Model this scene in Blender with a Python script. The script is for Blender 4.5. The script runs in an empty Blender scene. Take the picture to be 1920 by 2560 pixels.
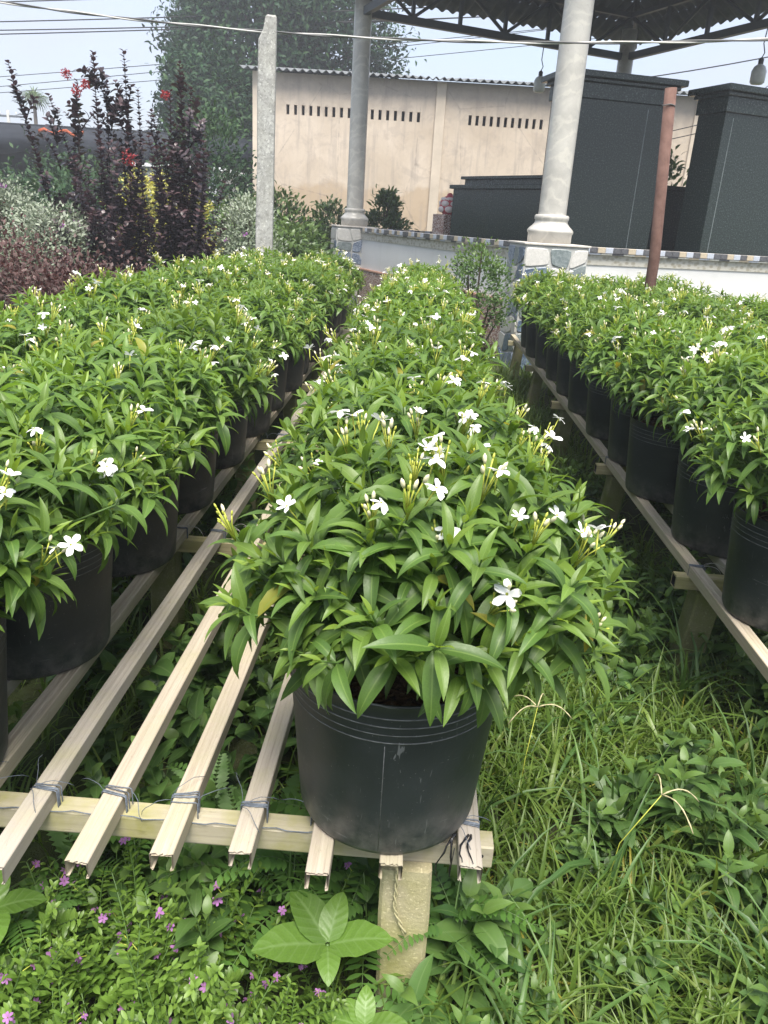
import bpy, math, random
import numpy as np
from mathutils import Vector, Matrix

rnd = random.Random(7)
PI = math.pi
sc = bpy.context.scene
COL = sc.collection

# ------------------------------------------------------------------ camera, sky, sun, exposure
CAM_H = 1.55
cam_d = bpy.data.cameras.new('camera')
cam = bpy.data.objects.new('camera', cam_d)
COL.objects.link(cam)
cam_d.sensor_fit = 'VERTICAL'
cam_d.sensor_height = 24.0
cam_d.lens = 18.0
cam_d.clip_start = 0.02
cam_d.clip_end = 3000
fw = Vector((-0.0246, 0.9347, -0.3545)).normalized()
rt = Vector((0.9971, 0.0487, 0.0591))
rt = (rt - fw * rt.dot(fw)).normalized()
up = rt.cross(fw)
cam.matrix_world = Matrix(((rt.x, up.x, -fw.x, 0), (rt.y, up.y, -fw.y, 0), (rt.z, up.z, -fw.z, CAM_H), (0, 0, 0, 1)))
sc.camera = cam

SUN_EL, SUN_AZ = math.radians(66), math.radians(168)     # azimuth clockwise from +Y
world = bpy.data.worlds.new('World')
sc.world = world
world.use_nodes = True
wt = world.node_tree
wt.nodes.clear()
w_out = wt.nodes.new('ShaderNodeOutputWorld')
w_bg = wt.nodes.new('ShaderNodeBackground')
w_bg.inputs['Strength'].default_value = 0.1
w_sky = wt.nodes.new('ShaderNodeTexSky')
w_sky.sky_type = 'NISHITA'
w_sky.sun_disc = False
w_sky.sun_elevation = SUN_EL
w_sky.sun_rotation = SUN_AZ
w_sky.dust_density = 3.0
w_sky.air_density = 1.2
w_tc = wt.nodes.new('ShaderNodeTexCoord')
w_map = wt.nodes.new('ShaderNodeMapping')
w_map.inputs['Scale'].default_value = (1.0, 1.0, 2.6)
w_map.inputs['Location'].default_value = (0.35, 0.0, 0.2)
w_noise = wt.nodes.new('ShaderNodeTexNoise')
w_noise.inputs['Scale'].default_value = 2.6
w_noise.inputs['Detail'].default_value = 7
w_noise.inputs['Roughness'].default_value = 0.58
w_ramp = wt.nodes.new('ShaderNodeMapRange')
w_ramp.inputs['From Min'].default_value = 0.40
w_ramp.inputs['From Max'].default_value = 0.68
w_ramp.inputs['To Min'].default_value = 0.58
w_ramp.inputs['To Max'].default_value = 1.0
w_mix = wt.nodes.new('ShaderNodeMix')
w_mix.data_type = 'RGBA'
w_mix.inputs[7].default_value = (2.75, 3.05, 3.75, 1)
wt.links.new(w_tc.outputs['Generated'], w_map.inputs['Vector'])
wt.links.new(w_map.outputs[0], w_noise.inputs['Vector'])
wt.links.new(w_noise.outputs['Fac'], w_ramp.inputs['Value'])
wt.links.new(w_ramp.outputs[0], w_mix.inputs[0])
wt.links.new(w_sky.outputs[0], w_mix.inputs[6])
wt.links.new(w_mix.outputs[2], w_bg.inputs['Color'])
wt.links.new(w_bg.outputs[0], w_out.inputs['Surface'])

sun_d = bpy.data.lights.new('sun', 'SUN')
sun_d.energy = 3.2
sun_d.angle = math.radians(32)
sun_d.color = (1.0, 0.95, 0.86)
sun = bpy.data.objects.new('sun', sun_d)
COL.objects.link(sun)
sdir = Vector((math.sin(SUN_AZ) * math.cos(SUN_EL), math.cos(SUN_AZ) * math.cos(SUN_EL), math.sin(SUN_EL)))
sun.rotation_euler = sdir.to_track_quat('Z', 'Y').to_euler()
sun.location = (0, 0, 12)

sc.view_settings.view_transform = 'Standard'
sc.view_settings.look = 'None'
sc.view_settings.gamma = 1
sc.view_settings.exposure = 1.6
sc.render.engine = 'CYCLES'
sc.cycles.use_denoising = True
sc.cycles.max_bounces = 8
sc.cycles.diffuse_bounces = 4
sc.cycles.transmission_bounces = 4
sc.cycles.transparent_max_bounces = 8
sc.cycles.volume_bounces = 0

# ------------------------------------------------------------------ node materials
MATS = {}


class N:
    def __init__(self, name):
        self.m = bpy.data.materials.new(name)
        self.m.use_nodes = True
        self.t = self.m.node_tree
        self.t.nodes.clear()
        self.out = self.t.nodes.new('ShaderNodeOutputMaterial')

    def n(self, typ, **kw):
        nd = self.t.nodes.new(typ)
        for k, v in kw.items():
            setattr(nd, k, v)
        return nd

    def link(self, a, b):
        self.t.links.new(a, b)

    def setin(self, sock, v):
        if hasattr(v, 'node'):
            self.link(v, sock)
        elif isinstance(v, (tuple, list)) and len(v) == 3 and sock.type == 'RGBA':
            sock.default_value = (*v, 1)
        else:
            sock.default_value = v

    def mix(self, f, a, b, blend='MIX'):
        nd = self.n('ShaderNodeMix', data_type='RGBA', blend_type=blend)
        self.setin(nd.inputs[0], f)
        self.setin(nd.inputs[6], a)
        self.setin(nd.inputs[7], b)
        return nd.outputs[2]

    def math(self, op, a, b=0.0, clamp=False):
        nd = self.n('ShaderNodeMath', operation=op, use_clamp=clamp)
        self.setin(nd.inputs[0], a)
        self.setin(nd.inputs[1], b)
        return nd.outputs[0]

    def rng(self, v, a, b, c=0.0, d=1.0):
        nd = self.n('ShaderNodeMapRange')
        self.setin(nd.inputs[0], v)
        for i, x in enumerate((a, b, c, d)):
            nd.inputs[i + 1].default_value = x
        return nd.outputs[0]

    def obj(self):
        return self.n('ShaderNodeTexCoord').outputs['Object']

    def pos(self):
        return self.n('ShaderNodeNewGeometry').outputs['Position']

    def rand(self):
        return self.n('ShaderNodeObjectInfo').outputs['Random']

    def mapping(self, v, scale=(1, 1, 1), rot=(0, 0, 0), loc=None):
        nd = self.n('ShaderNodeMapping')
        self.link(v, nd.inputs[0])
        nd.inputs['Scale'].default_value = scale
        nd.inputs['Rotation'].default_value = rot
        if loc is not None:
            self.setin(nd.inputs['Location'], loc)
        return nd.outputs[0]

    def noise(self, v, scale, detail=4, rough=0.55, dist=0.0):
        nd = self.n('ShaderNodeTexNoise')
        if v is not None:
            self.link(v, nd.inputs['Vector'])
        nd.inputs['Scale'].default_value = scale
        nd.inputs['Detail'].default_value = detail
        nd.inputs['Roughness'].default_value = rough
        nd.inputs['Distortion'].default_value = dist
        return nd.outputs['Fac']

    def vor(self, v, scale, feature='F1', out='Distance'):
        nd = self.n('ShaderNodeTexVoronoi', feature=feature)
        if v is not None:
            self.link(v, nd.inputs['Vector'])
        nd.inputs['Scale'].default_value = scale
        return nd.outputs[out]

    def bump(self, h, strength=0.3, dist=0.01):
        nd = self.n('ShaderNodeBump')
        nd.inputs['Strength'].default_value = strength
        nd.inputs['Distance'].default_value = dist
        self.link(h, nd.inputs['Height'])
        return nd.outputs[0]

    def done(self, color, rough=0.6, spec=0.5, metal=0.0, bump=None, trans=0.0, tcol=None):
        p = self.n('ShaderNodeBsdfPrincipled')
        self.setin(p.inputs['Base Color'], color)
        self.setin(p.inputs['Roughness'], rough)
        self.setin(p.inputs['Specular IOR Level'], spec)
        self.setin(p.inputs['Metallic'], metal)
        if bump is not None:
            self.link(bump, p.inputs['Normal'])
        o = p.outputs[0]
        if trans > 0:
            tr = self.n('ShaderNodeBsdfTranslucent')
            self.setin(tr.inputs['Color'], tcol if tcol is not None else color)
            mx = self.n('ShaderNodeMixShader')
            mx.inputs[0].default_value = trans
            self.link(o, mx.inputs[1])
            self.link(tr.outputs[0], mx.inputs[2])
            o = mx.outputs[0]
        self.link(o, self.out.inputs['Surface'])
        MATS[self.m.name] = self.m
        return self.m


def leaf_mat(name, dark, mid, young, vein=None, rough=0.42, trans=0.35, spec=0.5, warm=(1.25, 1.2, 0.6), side=False):
    a = N(name)
    at = a.n('ShaderNodeAttribute', attribute_name='c')
    sp = a.n('ShaderNodeSeparateColor')
    a.link(at.outputs['Color'], sp.inputs[0])
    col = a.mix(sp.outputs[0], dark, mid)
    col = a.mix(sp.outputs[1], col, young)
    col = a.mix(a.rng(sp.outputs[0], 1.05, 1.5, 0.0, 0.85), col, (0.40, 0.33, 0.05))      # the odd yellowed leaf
    nz = a.noise(a.obj(), 35, 3)
    col = a.mix(a.rng(nz, 0.3, 0.8, 0.0, 0.30), col, tuple(c * 0.55 for c in dark))
    if vein is not None:
        col = a.mix(a.rng(sp.outputs[2], 0.0, 0.13, 0.75, 0.0), col, vein)
    bmp = None
    if side:                                     # side veins curving from the midrib
        ph = a.math('SUBTRACT', a.math('MULTIPLY', at.outputs['Alpha'], 38.0), a.math('MULTIPLY', sp.outputs[2], 8.0))
        sv = a.rng(a.math('SINE', ph), 0.80, 1.0)
        col = a.mix(a.math('MULTIPLY', sv, 0.28), col, vein)
        bmp = a.bump(a.math('SINE', ph), 0.15, 0.002)
    r2 = a.rng(a.rand(), 0, 1, 0.85, 1.15)
    hs = a.n('ShaderNodeHueSaturation')
    a.link(col, hs.inputs['Color'])
    a.link(r2, hs.inputs['Value'])
    col = hs.outputs[0]
    tc = a.mix(1.0, col, warm, 'MULTIPLY')
    return a.done(col, a.rng(nz, 0.2, 0.8, rough - 0.08, rough + 0.12), spec, trans=trans, tcol=tc, bump=bmp)


leaf_mat('jasmine_leaf', (0.062, 0.128, 0.024), (0.128, 0.232, 0.044), (0.25, 0.36, 0.052), (0.19, 0.29, 0.07), 0.43, 0.42)
leaf_mat('grass_blade', (0.080, 0.145, 0.023), (0.155, 0.245, 0.044), (0.26, 0.29, 0.08), None, 0.42, 0.42)
leaf_mat('weed_leaf', (0.052, 0.118, 0.030), (0.105, 0.195, 0.050), (0.18, 0.28, 0.06), (0.13, 0.21, 0.07), 0.42, 0.40)
leaf_mat('broad_leaf', (0.075, 0.155, 0.024), (0.125, 0.235, 0.038), (0.16, 0.28, 0.05), (0.19, 0.30, 0.10), 0.42, 0.40, side=True)
leaf_mat('small_leaf', (0.085, 0.170, 0.026), (0.160, 0.275, 0.046), (0.27, 0.39, 0.07), (0.19, 0.29, 0.07), 0.40, 0.42)
leaf_mat('feather_leaf', (0.070, 0.165, 0.032), (0.115, 0.235, 0.050), (0.17, 0.31, 0.06), None, 0.5, 0.40)
leaf_mat('purple_leaf', (0.034, 0.026, 0.032), (0.066, 0.048, 0.056), (0.095, 0.055, 0.058), None, 0.36, 0.16, 0.55, (1.3, 0.8, 0.9))
leaf_mat('brown_leaf', (0.030, 0.034, 0.022), (0.075, 0.045, 0.040), (0.135, 0.065, 0.060), None, 0.5, 0.25, 0.4, (1.2, 0.8, 0.8))
leaf_mat('silver_leaf', (0.14, 0.18, 0.115), (0.28, 0.33, 0.24), (0.38, 0.41, 0.34), None, 0.7, 0.22, 0.2, (1.0, 1.05, 0.8))
leaf_mat('yellow_leaf', (0.30, 0.30, 0.05), (0.46, 0.44, 0.10), (0.55, 0.52, 0.18), None, 0.5, 0.3)
leaf_mat('tree_leaf', (0.008, 0.030, 0.013), (0.020, 0.058, 0.022), (0.055, 0.110, 0.034), None, 0.55, 0.22, 0.2)
leaf_mat('bush_leaf', (0.028, 0.066, 0.016), (0.060, 0.118, 0.027), (0.12, 0.19, 0.045), None, 0.45, 0.3)


def plain(name, color, rough=0.5, spec=0.5, metal=0.0, trans=0.0, var=0.12, scale=20):
    a = N(name)
    nz = a.noise(a.obj(), scale, 4)
    c = a.mix(a.rng(nz, 0.25, 0.75), tuple(x * (1 - var) for x in color), tuple(min(1, x * (1 + var)) for x in color))
    return a.done(c, rough, spec, metal, trans=trans)


plain('petal_white', (0.84, 0.84, 0.82), 0.5, 0.3, trans=0.25, var=0.03)
plain('petal_purple', (0.38, 0.17, 0.40), 0.5, 0.3, trans=0.25)
plain('petal_red', (0.33, 0.035, 0.04), 0.5, 0.3, trans=0.25, var=0.3)
plain('bud_yellow', (0.42, 0.45, 0.07), 0.45, 0.4, trans=0.15)
plain('bud_cream', (0.72, 0.68, 0.45), 0.45, 0.4, trans=0.15)
plain('green_stem', (0.07, 0.13, 0.03), 0.5)
plain('woody_stem', (0.075, 0.058, 0.042), 0.8, 0.2, var=0.3)
plain('dark_stem', (0.045, 0.035, 0.03), 0.8, 0.2, var=0.3)
plain('twine', (0.11, 0.13, 0.16), 0.5, 0.4, var=0.4, scale=200)
plain('raffia', (0.42, 0.38, 0.22), 0.6, 0.3, var=0.3, scale=200)
plain('black_film', (0.012, 0.012, 0.013), 0.25, 0.5)
plain('steel_paint', (0.055, 0.065, 0.075), 0.5, 0.4)
plain('wire_white', (0.48, 0.47, 0.45), 0.45, 0.4)
plain('wire_dark', (0.10, 0.10, 0.10), 0.5, 0.4)
plain('wire_black', (0.02, 0.02, 0.022), 0.6, 0.3)
plain('lamp_white', (0.62, 0.63, 0.62), 0.35, 0.5)
plain('lamp_socket', (0.05, 0.05, 0.055), 0.4, 0.5)
plain('white_sheet', (0.72, 0.74, 0.76), 0.5, 0.4)
plain('grout', (0.42, 0.42, 0.40), 0.8, 0.3, var=0.15, scale=40)
plain('cement_cap', (0.50, 0.47, 0.43), 0.8, 0.3, var=0.15, scale=30)
plain('terracotta_edge', (0.42, 0.24, 0.17), 0.75, 0.3, var=0.2)
plain('gap_shade', (0.015, 0.016, 0.02), 0.9, 0.1)  # shade inside openings, put into the colour
plain('lotus_white', (0.62, 0.55, 0.53), 0.5, 0.4)
plain('lotus_red', (0.42, 0.06, 0.07), 0.5, 0.4)
plain('orange_cloth', (0.30, 0.07, 0.03), 0.7, 0.2)


def mk_pot():
    a = N('pot_plastic')
    o = a.obj()
    r = a.rand()
    off = a.n('ShaderNodeCombineXYZ')
    a.link(a.math('MULTIPLY', r, 37.0), off.inputs[0])
    a.link(a.math('MULTIPLY', r, 11.0), off.inputs[2])
    v = a.mapping(o, (1, 1, 1), loc=off.outputs[0])
    z = a.n('ShaderNodeSeparateXYZ')
    a.link(o, z.inputs[0])
    big = a.noise(v, 6, 4)
    base = a.mix(a.rng(big, 0.3, 0.75), (0.0095, 0.0135, 0.0140), (0.023, 0.029, 0.031))
    sc_ = a.mapping(v, (90, 90, 14), rot=(0.5, 0.2, 0.3))
    s1 = a.rng(a.noise(sc_, 1.0, 2, 0.5, 1.5), 0.70, 0.74)
    s2 = a.rng(a.noise(a.mapping(v, (12, 12, 130), rot=(0.2, -0.3, 0.0)), 1.0, 2, 0.5, 1.0), 0.71, 0.75)
    patch = a.rng(a.noise(v, 5, 3), 0.44, 0.60)
    sc2 = a.math('MULTIPLY', a.math('MAXIMUM', s1, s2), patch)
    col = a.mix(a.math('MULTIPLY', sc2, 0.6), base, (0.16, 0.17, 0.17))
    spk = a.rng(a.noise(v, 260, 1, 0.4), 0.76, 0.80)
    col = a.mix(a.math('MULTIPLY', spk, 0.5), col, (0.25, 0.25, 0.24))
    dust = a.math('MULTIPLY', a.rng(z.outputs[2], 0.0, 0.11, 1.0, 0.0), a.rng(a.noise(v, 22, 5, 0.7), 0.35, 0.75))
    col = a.mix(a.math('MULTIPLY', dust, 0.85), col, (0.16, 0.155, 0.14))
    mud = a.math('MULTIPLY', a.rng(a.noise(v, 3.2, 3), 0.54, 0.72), 0.30)
    col = a.mix(mud, col, (0.072, 0.074, 0.070))
    a.done(col, a.rng(big, 0.2, 0.8, 0.36, 0.55), 0.45, bump=a.bump(a.noise(v, 40, 3), 0.06, 0.01))


mk_pot()
plain('pot_scuff', (0.095, 0.10, 0.10), 0.55, 0.4, var=0.6, scale=60)


def mk_slat(name, c1, c2, c3, moss, along=1):
    a = N(name)
    o = a.obj()
    r = a.rand()
    off = a.n('ShaderNodeCombineXYZ')
    a.link(a.math('MULTIPLY', r, 23.0), off.inputs[0])
    a.link(a.math('MULTIPLY', r, 51.0), off.inputs[1])
    s = (75, 2.2, 75) if along == 1 else (2.2, 75, 75)
    v = a.mapping(o, s, loc=off.outputs[0])
    g = a.noise(v, 1.0, 5, 0.62, 0.6)
    s2 = (260, 6, 260) if along == 1 else (6, 260, 260)
    g2 = a.noise(a.mapping(o, s2, loc=off.outputs[0]), 1.0, 2)
    pt = a.noise(a.mapping(o, (7, 7, 7), loc=off.outputs[0]), 1.0, 5, 0.65)
    col = a.mix(a.rng(g, 0.28, 0.72), c1, c2)
    col = a.mix(a.rng(g2, 0.58, 0.8, 0, 0.45), col, c3)
    grey = a.mix(a.rng(r, 0.1, 1.0, 0.15, 0.9), col, (0.35, 0.325, 0.295))
    col = a.mix(0.8, col, grey)
    col = a.mix(a.rng(pt, 0.44, 0.72, 0, 0.85), col, moss)
    st = a.noise(a.mapping(o, (40, 9, 40) if along else (9, 40, 40), loc=off.outputs[0]), 1.0, 5, 0.7, 1.5)
    col = a.mix(a.rng(st, 0.60, 0.72, 0, 0.45), col, tuple(x * 0.5 for x in c1))
    a.done(col, 0.62, 0.35, bump=a.bump(g, 0.2, 0.003))


mk_slat('slat_wood', (0.30, 0.24, 0.165), (0.51, 0.44, 0.34), (0.16, 0.12, 0.08), (0.36, 0.33, 0.22), 1)
mk_slat('beam_wood', (0.20, 0.165, 0.07), (0.47, 0.41, 0.23), (0.15, 0.12, 0.06), (0.26, 0.25, 0.07), 0)


def mk_concrete(name, c1, c2, moss, mossamt, speck=0.6, fine=120):
    a = N(name)
    v = a.pos()
    n1 = a.noise(v, 9, 5, 0.6)
    n2 = a.noise(v, fine, 4, 0.75)
    col = a.mix(a.rng(n1, 0.3, 0.7), c1, c2)
    col = a.mix(a.rng(n2, 0.45, 0.75, 0, speck), col, tuple(x * 0.45 for x in c1))
    col = a.mix(a.rng(a.noise(v, fine * 1.4, 1), 0.62, 0.7, 0, 0.5), col, tuple(min(1, x * 1.6) for x in c2))
    col = a.mix(a.math('MULTIPLY', a.rng(a.noise(v, 6, 4, 0.6), 0.35, 0.65), mossamt), col, moss)
    a.done(col, 0.9, 0.2, bump=a.bump(n2, 0.55, 0.004))


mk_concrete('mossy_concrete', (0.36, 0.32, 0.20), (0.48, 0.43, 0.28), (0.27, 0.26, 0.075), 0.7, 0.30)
mk_concrete('dark_mossy_concrete', (0.16, 0.155, 0.085), (0.23, 0.22, 0.125), (0.11, 0.135, 0.028), 0.85, 0.35)  # darker, greener mix of the mossy concrete
mk_concrete('grey_concrete', (0.27, 0.27, 0.26), (0.44, 0.44, 0.42), (0.30, 0.29, 0.24), 0.3, 0.9, 34)


def mk_marble():
    a = N('marble')
    v = a.obj()
    w = a.n('ShaderNodeTexWave', wave_type='BANDS', bands_direction='Z')
    a.link(a.mapping(v, (1, 1, 1), rot=(0.75, 0.25, 0.0)), w.inputs['Vector'])
    w.inputs['Scale'].default_value = 2.2
    w.inputs['Distortion'].default_value = 14
    w.inputs['Detail'].default_value = 4
    w.inputs['Detail Scale'].default_value = 1.4
    n1 = a.noise(v, 3, 5, 0.6, 0.6)
    col = a.mix(a.rng(n1, 0.3, 0.7), (0.37, 0.355, 0.325), (0.53, 0.51, 0.465))
    col = a.mix(a.rng(w.outputs['Fac'], 0.70, 1.0, 0, 0.34), col, (0.66, 0.63, 0.55))
    col = a.mix(a.rng(a.noise(v, 12, 4, 0.7, 1.0), 0.58, 0.8, 0, 0.55), col, (0.27, 0.26, 0.24))
    a.done(col, 0.33, 0.5)


mk_marble()


def mk_granite():
    a = N('black_granite')
    v = a.obj()
    n = a.noise(v, 55, 4, 0.85)
    n2 = a.noise(v, 25, 3, 0.7)
    col = a.mix(a.rng(n, 0.52, 0.72, 0, 0.8), (0.012, 0.021, 0.019), (0.16, 0.20, 0.185))
    col = a.mix(a.rng(n2, 0.55, 0.75, 0, 0.4), col, (0.035, 0.045, 0.044))
    a.done(col, 0.22, 0.4)


mk_granite()


def mk_terrazzo(name, s=70):
    a = N(name)
    v = a.obj()
    cl = a.vor(v, s, out='Color')
    sp = a.n('ShaderNodeSeparateColor')
    a.link(cl, sp.inputs[0])
    col = a.mix(a.rng(sp.outputs[0], 0.45, 0.55), (0.21, 0.10, 0.075), (0.36, 0.24, 0.19))
    col = a.mix(a.rng(sp.outputs[1], 0.68, 0.72), col, (0.62, 0.56, 0.50))
    col = a.mix(a.rng(a.vor(v, s), 0.5, 0.75, 0, 0.6), col, (0.16, 0.09, 0.07))
    a.done(col, 0.6, 0.4)


mk_terrazzo('terrazzo')


def mk_stone(name, c1, c2, s):
    a = N(name)
    v = a.obj()
    n = a.noise(v, s, 4, 0.75, 0.8)
    col = a.mix(a.rng(n, 0.42, 0.60), c1, c2)
    a.done(col, 0.35, 0.5)


mk_stone('stone_blue', (0.07, 0.10, 0.16), (0.34, 0.39, 0.47), 50)
mk_stone('stone_navy', (0.05, 0.075, 0.12), (0.16, 0.21, 0.28), 26)
mk_stone('stone_green', (0.13, 0.16, 0.165), (0.24, 0.27, 0.27), 30)
mk_stone('stone_pale', (0.48, 0.47, 0.44), (0.58, 0.56, 0.53), 40)
mk_stone('tile_dark', (0.055, 0.057, 0.065), (0.12, 0.12, 0.13), 60)
mk_stone('tile_blue', (0.36, 0.39, 0.45), (0.50, 0.53, 0.60), 120)
mk_stone('tile_tan', (0.40, 0.33, 0.24), (0.52, 0.45, 0.34), 90)
mk_stone('tile_cream', (0.48, 0.47, 0.42), (0.58, 0.57, 0.52), 60)


def mk_plaster():
    a = N('old_plaster')
    v = a.pos()
    zz = a.n('ShaderNodeSeparateXYZ')
    a.link(v, zz.inputs[0])
    n1 = a.noise(v, 0.9, 6, 0.62, 0.5)
    n2 = a.noise(v, 3.4, 6, 0.68, 0.4)
    col = a.mix(a.rng(n1, 0.3, 0.7), (0.44, 0.365, 0.285), (0.56, 0.48, 0.395))
    col = a.mix(a.rng(n2, 0.50, 0.72, 0, 0.6), col, (0.36, 0.30, 0.25))
    edge = a.math('ADD', a.math('MULTIPLY', a.noise(v, 0.8, 5, 0.6), 1.3), a.math('MULTIPLY', zz.outputs[2], -1.0))
    damp = a.rng(edge, -1.75, -1.62, 0.0, 0.6)
    col = a.mix(damp, col, (0.37, 0.27, 0.17))
    blot = a.rng(a.noise(v, 1.6, 6, 0.7, 1.2), 0.54, 0.62, 0, 0.35)
    col = a.mix(blot, col, (0.34, 0.29, 0.25))
    streak = a.noise(a.mapping(v, (6, 6, 0.5)), 1.0, 4, 0.6)
    col = a.mix(a.rng(streak, 0.52, 0.66, 0, 0.45), col, (0.29, 0.25, 0.22))
    ck = a.vor(a.mapping(v, (1, 1, 0.8)), 0.55, 'DISTANCE_TO_EDGE')
    col = a.mix(a.rng(a.math('ADD', ck, a.math('MULTIPLY', a.noise(v, 5, 4), 0.05)), 0.022, 0.032, 0.45, 0.0), col, (0.20, 0.17, 0.15))
    top = a.math('MULTIPLY', a.rng(a.math('ADD', zz.outputs[2], a.math('MULTIPLY', n2, 0.9)), 4.6, 5.6), 0.6)
    col = a.mix(top, col, (0.26, 0.23, 0.21))
    a.done(col, 0.9, 0.2, bump=a.bump(n2, 0.2, 0.02))


mk_plaster()
plain('pale_plaster', (0.50, 0.43, 0.35), 0.9, 0.2, var=0.12, scale=3)


def mk_whitewall():
    a = N('white_tile_wall')
    v = a.pos()
    n1 = a.noise(v, 1.5, 5)
    col = a.mix(a.rng(n1, 0.3, 0.7), (0.58, 0.58, 0.57), (0.68, 0.68, 0.67))
    col = a.mix(a.rng(a.noise(a.mapping(v, (5, 5, 0.6)), 1.0, 4), 0.55, 0.8, 0, 0.3), col, (0.45, 0.44, 0.41))
    a.done(col, 0.35, 0.5)


mk_whitewall()


def mk_band():
    a = N('border_tile')
    v = a.obj()
    n1 = a.vor(a.mapping(v, (14, 14, 22)), 1.0)
    n2 = a.noise(v, 30, 4, 0.7)
    col = a.mix(a.rng(n1, 0.3, 0.55), (0.34, 0.31, 0.24), (0.52, 0.50, 0.44))
    col = a.mix(a.rng(n2, 0.5, 0.7, 0, 0.6), col, (0.44, 0.43, 0.38))
    a.done(col, 0.4, 0.5)


mk_band()


def mk_misc():
    a = N('rusty_pipe')
    v = a.pos()
    n = a.noise(v, 14, 5, 0.65)
    a.done(a.mix(a.rng(n, 0.3, 0.7), (0.085, 0.046, 0.037), (0.15, 0.088, 0.072)), 0.85, 0.2, bump=a.bump(n, 0.3, 0.003))
    a = N('bark_soil')
    v = a.obj()
    n = a.noise(a.mapping(v, (60, 25, 40)), 1.0, 4, 0.7, 1.0)
    a.done(a.mix(a.rng(n, 0.35, 0.65), (0.022, 0.013, 0.009), (0.16, 0.085, 0.045)), 0.9, 0.2, bump=a.bump(n, 1.0, 0.02))
    a = N('bark_chip')
    n = a.noise(a.obj(), 80, 3)
    a.done(a.mix(a.rng(a.math('ADD', n, a.math('MULTIPLY', a.rand(), 0.4)), 0.3, 0.9), (0.05, 0.028, 0.018), (0.30, 0.19, 0.11)), 0.85, 0.2)
    a = N('ground_soil')
    v = a.pos()
    n = a.noise(v, 1.7, 6, 0.65)
    n2 = a.noise(v, 24, 5, 0.7)
    c = a.mix(a.rng(n2, 0.3, 0.7), (0.030, 0.026, 0.016), (0.060, 0.052, 0.032))
    c = a.mix(a.rng(n, 0.38, 0.6, 0.25, 0.85), c, (0.042, 0.066, 0.020))
    a.done(c, 0.95, 0.15, bump=a.bump(n2, 0.8, 0.03))
    a = N('roof_sheet')
    v = a.pos()
    n = a.noise(v, 3, 5, 0.6)
    a.done(a.mix(a.rng(n, 0.3, 0.7), (0.11, 0.12, 0.13), (0.19, 0.20, 0.21)), 0.8, 0.3)
    a = N('roof_tile')
    v = a.pos()
    n = a.noise(v, 4, 4)
    a.done(a.mix(a.rng(n, 0.3, 0.7), (0.07, 0.078, 0.088), (0.12, 0.13, 0.14)), 0.7, 0.3)
    a = N('shade_net')
    v = a.pos()
    n = a.noise(a.mapping(v, (1, 1, 12)), 1.0, 4)
    a.done(a.mix(a.rng(n, 0.3, 0.7), (0.012, 0.015, 0.022), (0.035, 0.040, 0.052)), 0.85, 0.2)
    a = N('rough_bark')
    v = a.pos()
    n = a.noise(a.mapping(v, (14, 14, 3)), 1.0, 5, 0.7)
    a.done(a.mix(a.rng(n, 0.3, 0.7), (0.05, 0.04, 0.03), (0.15, 0.12, 0.095)), 0.9, 0.2, bump=a.bump(n, 0.6, 0.02))


mk_misc()

# ------------------------------------------------------------------ mesh helpers


def link(o, parent=None):
    COL.objects.link(o)
    if parent is not None:
        o.parent = parent
    return o


def tag(o, label=None, cat=None, group=None, kind=None):
    if label: o['label'] = label
    if cat: o['category'] = cat
    if group: o['group'] = group
    if kind: o['kind'] = kind
    return o


def empty(name, loc=(0, 0, 0), rz=0.0):
    o = bpy.data.objects.new(name, None)
    o.empty_display_size = 0.1
    COL.objects.link(o)
    o.location = loc
    o.rotation_euler = (0, 0, rz)
    return o


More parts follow.
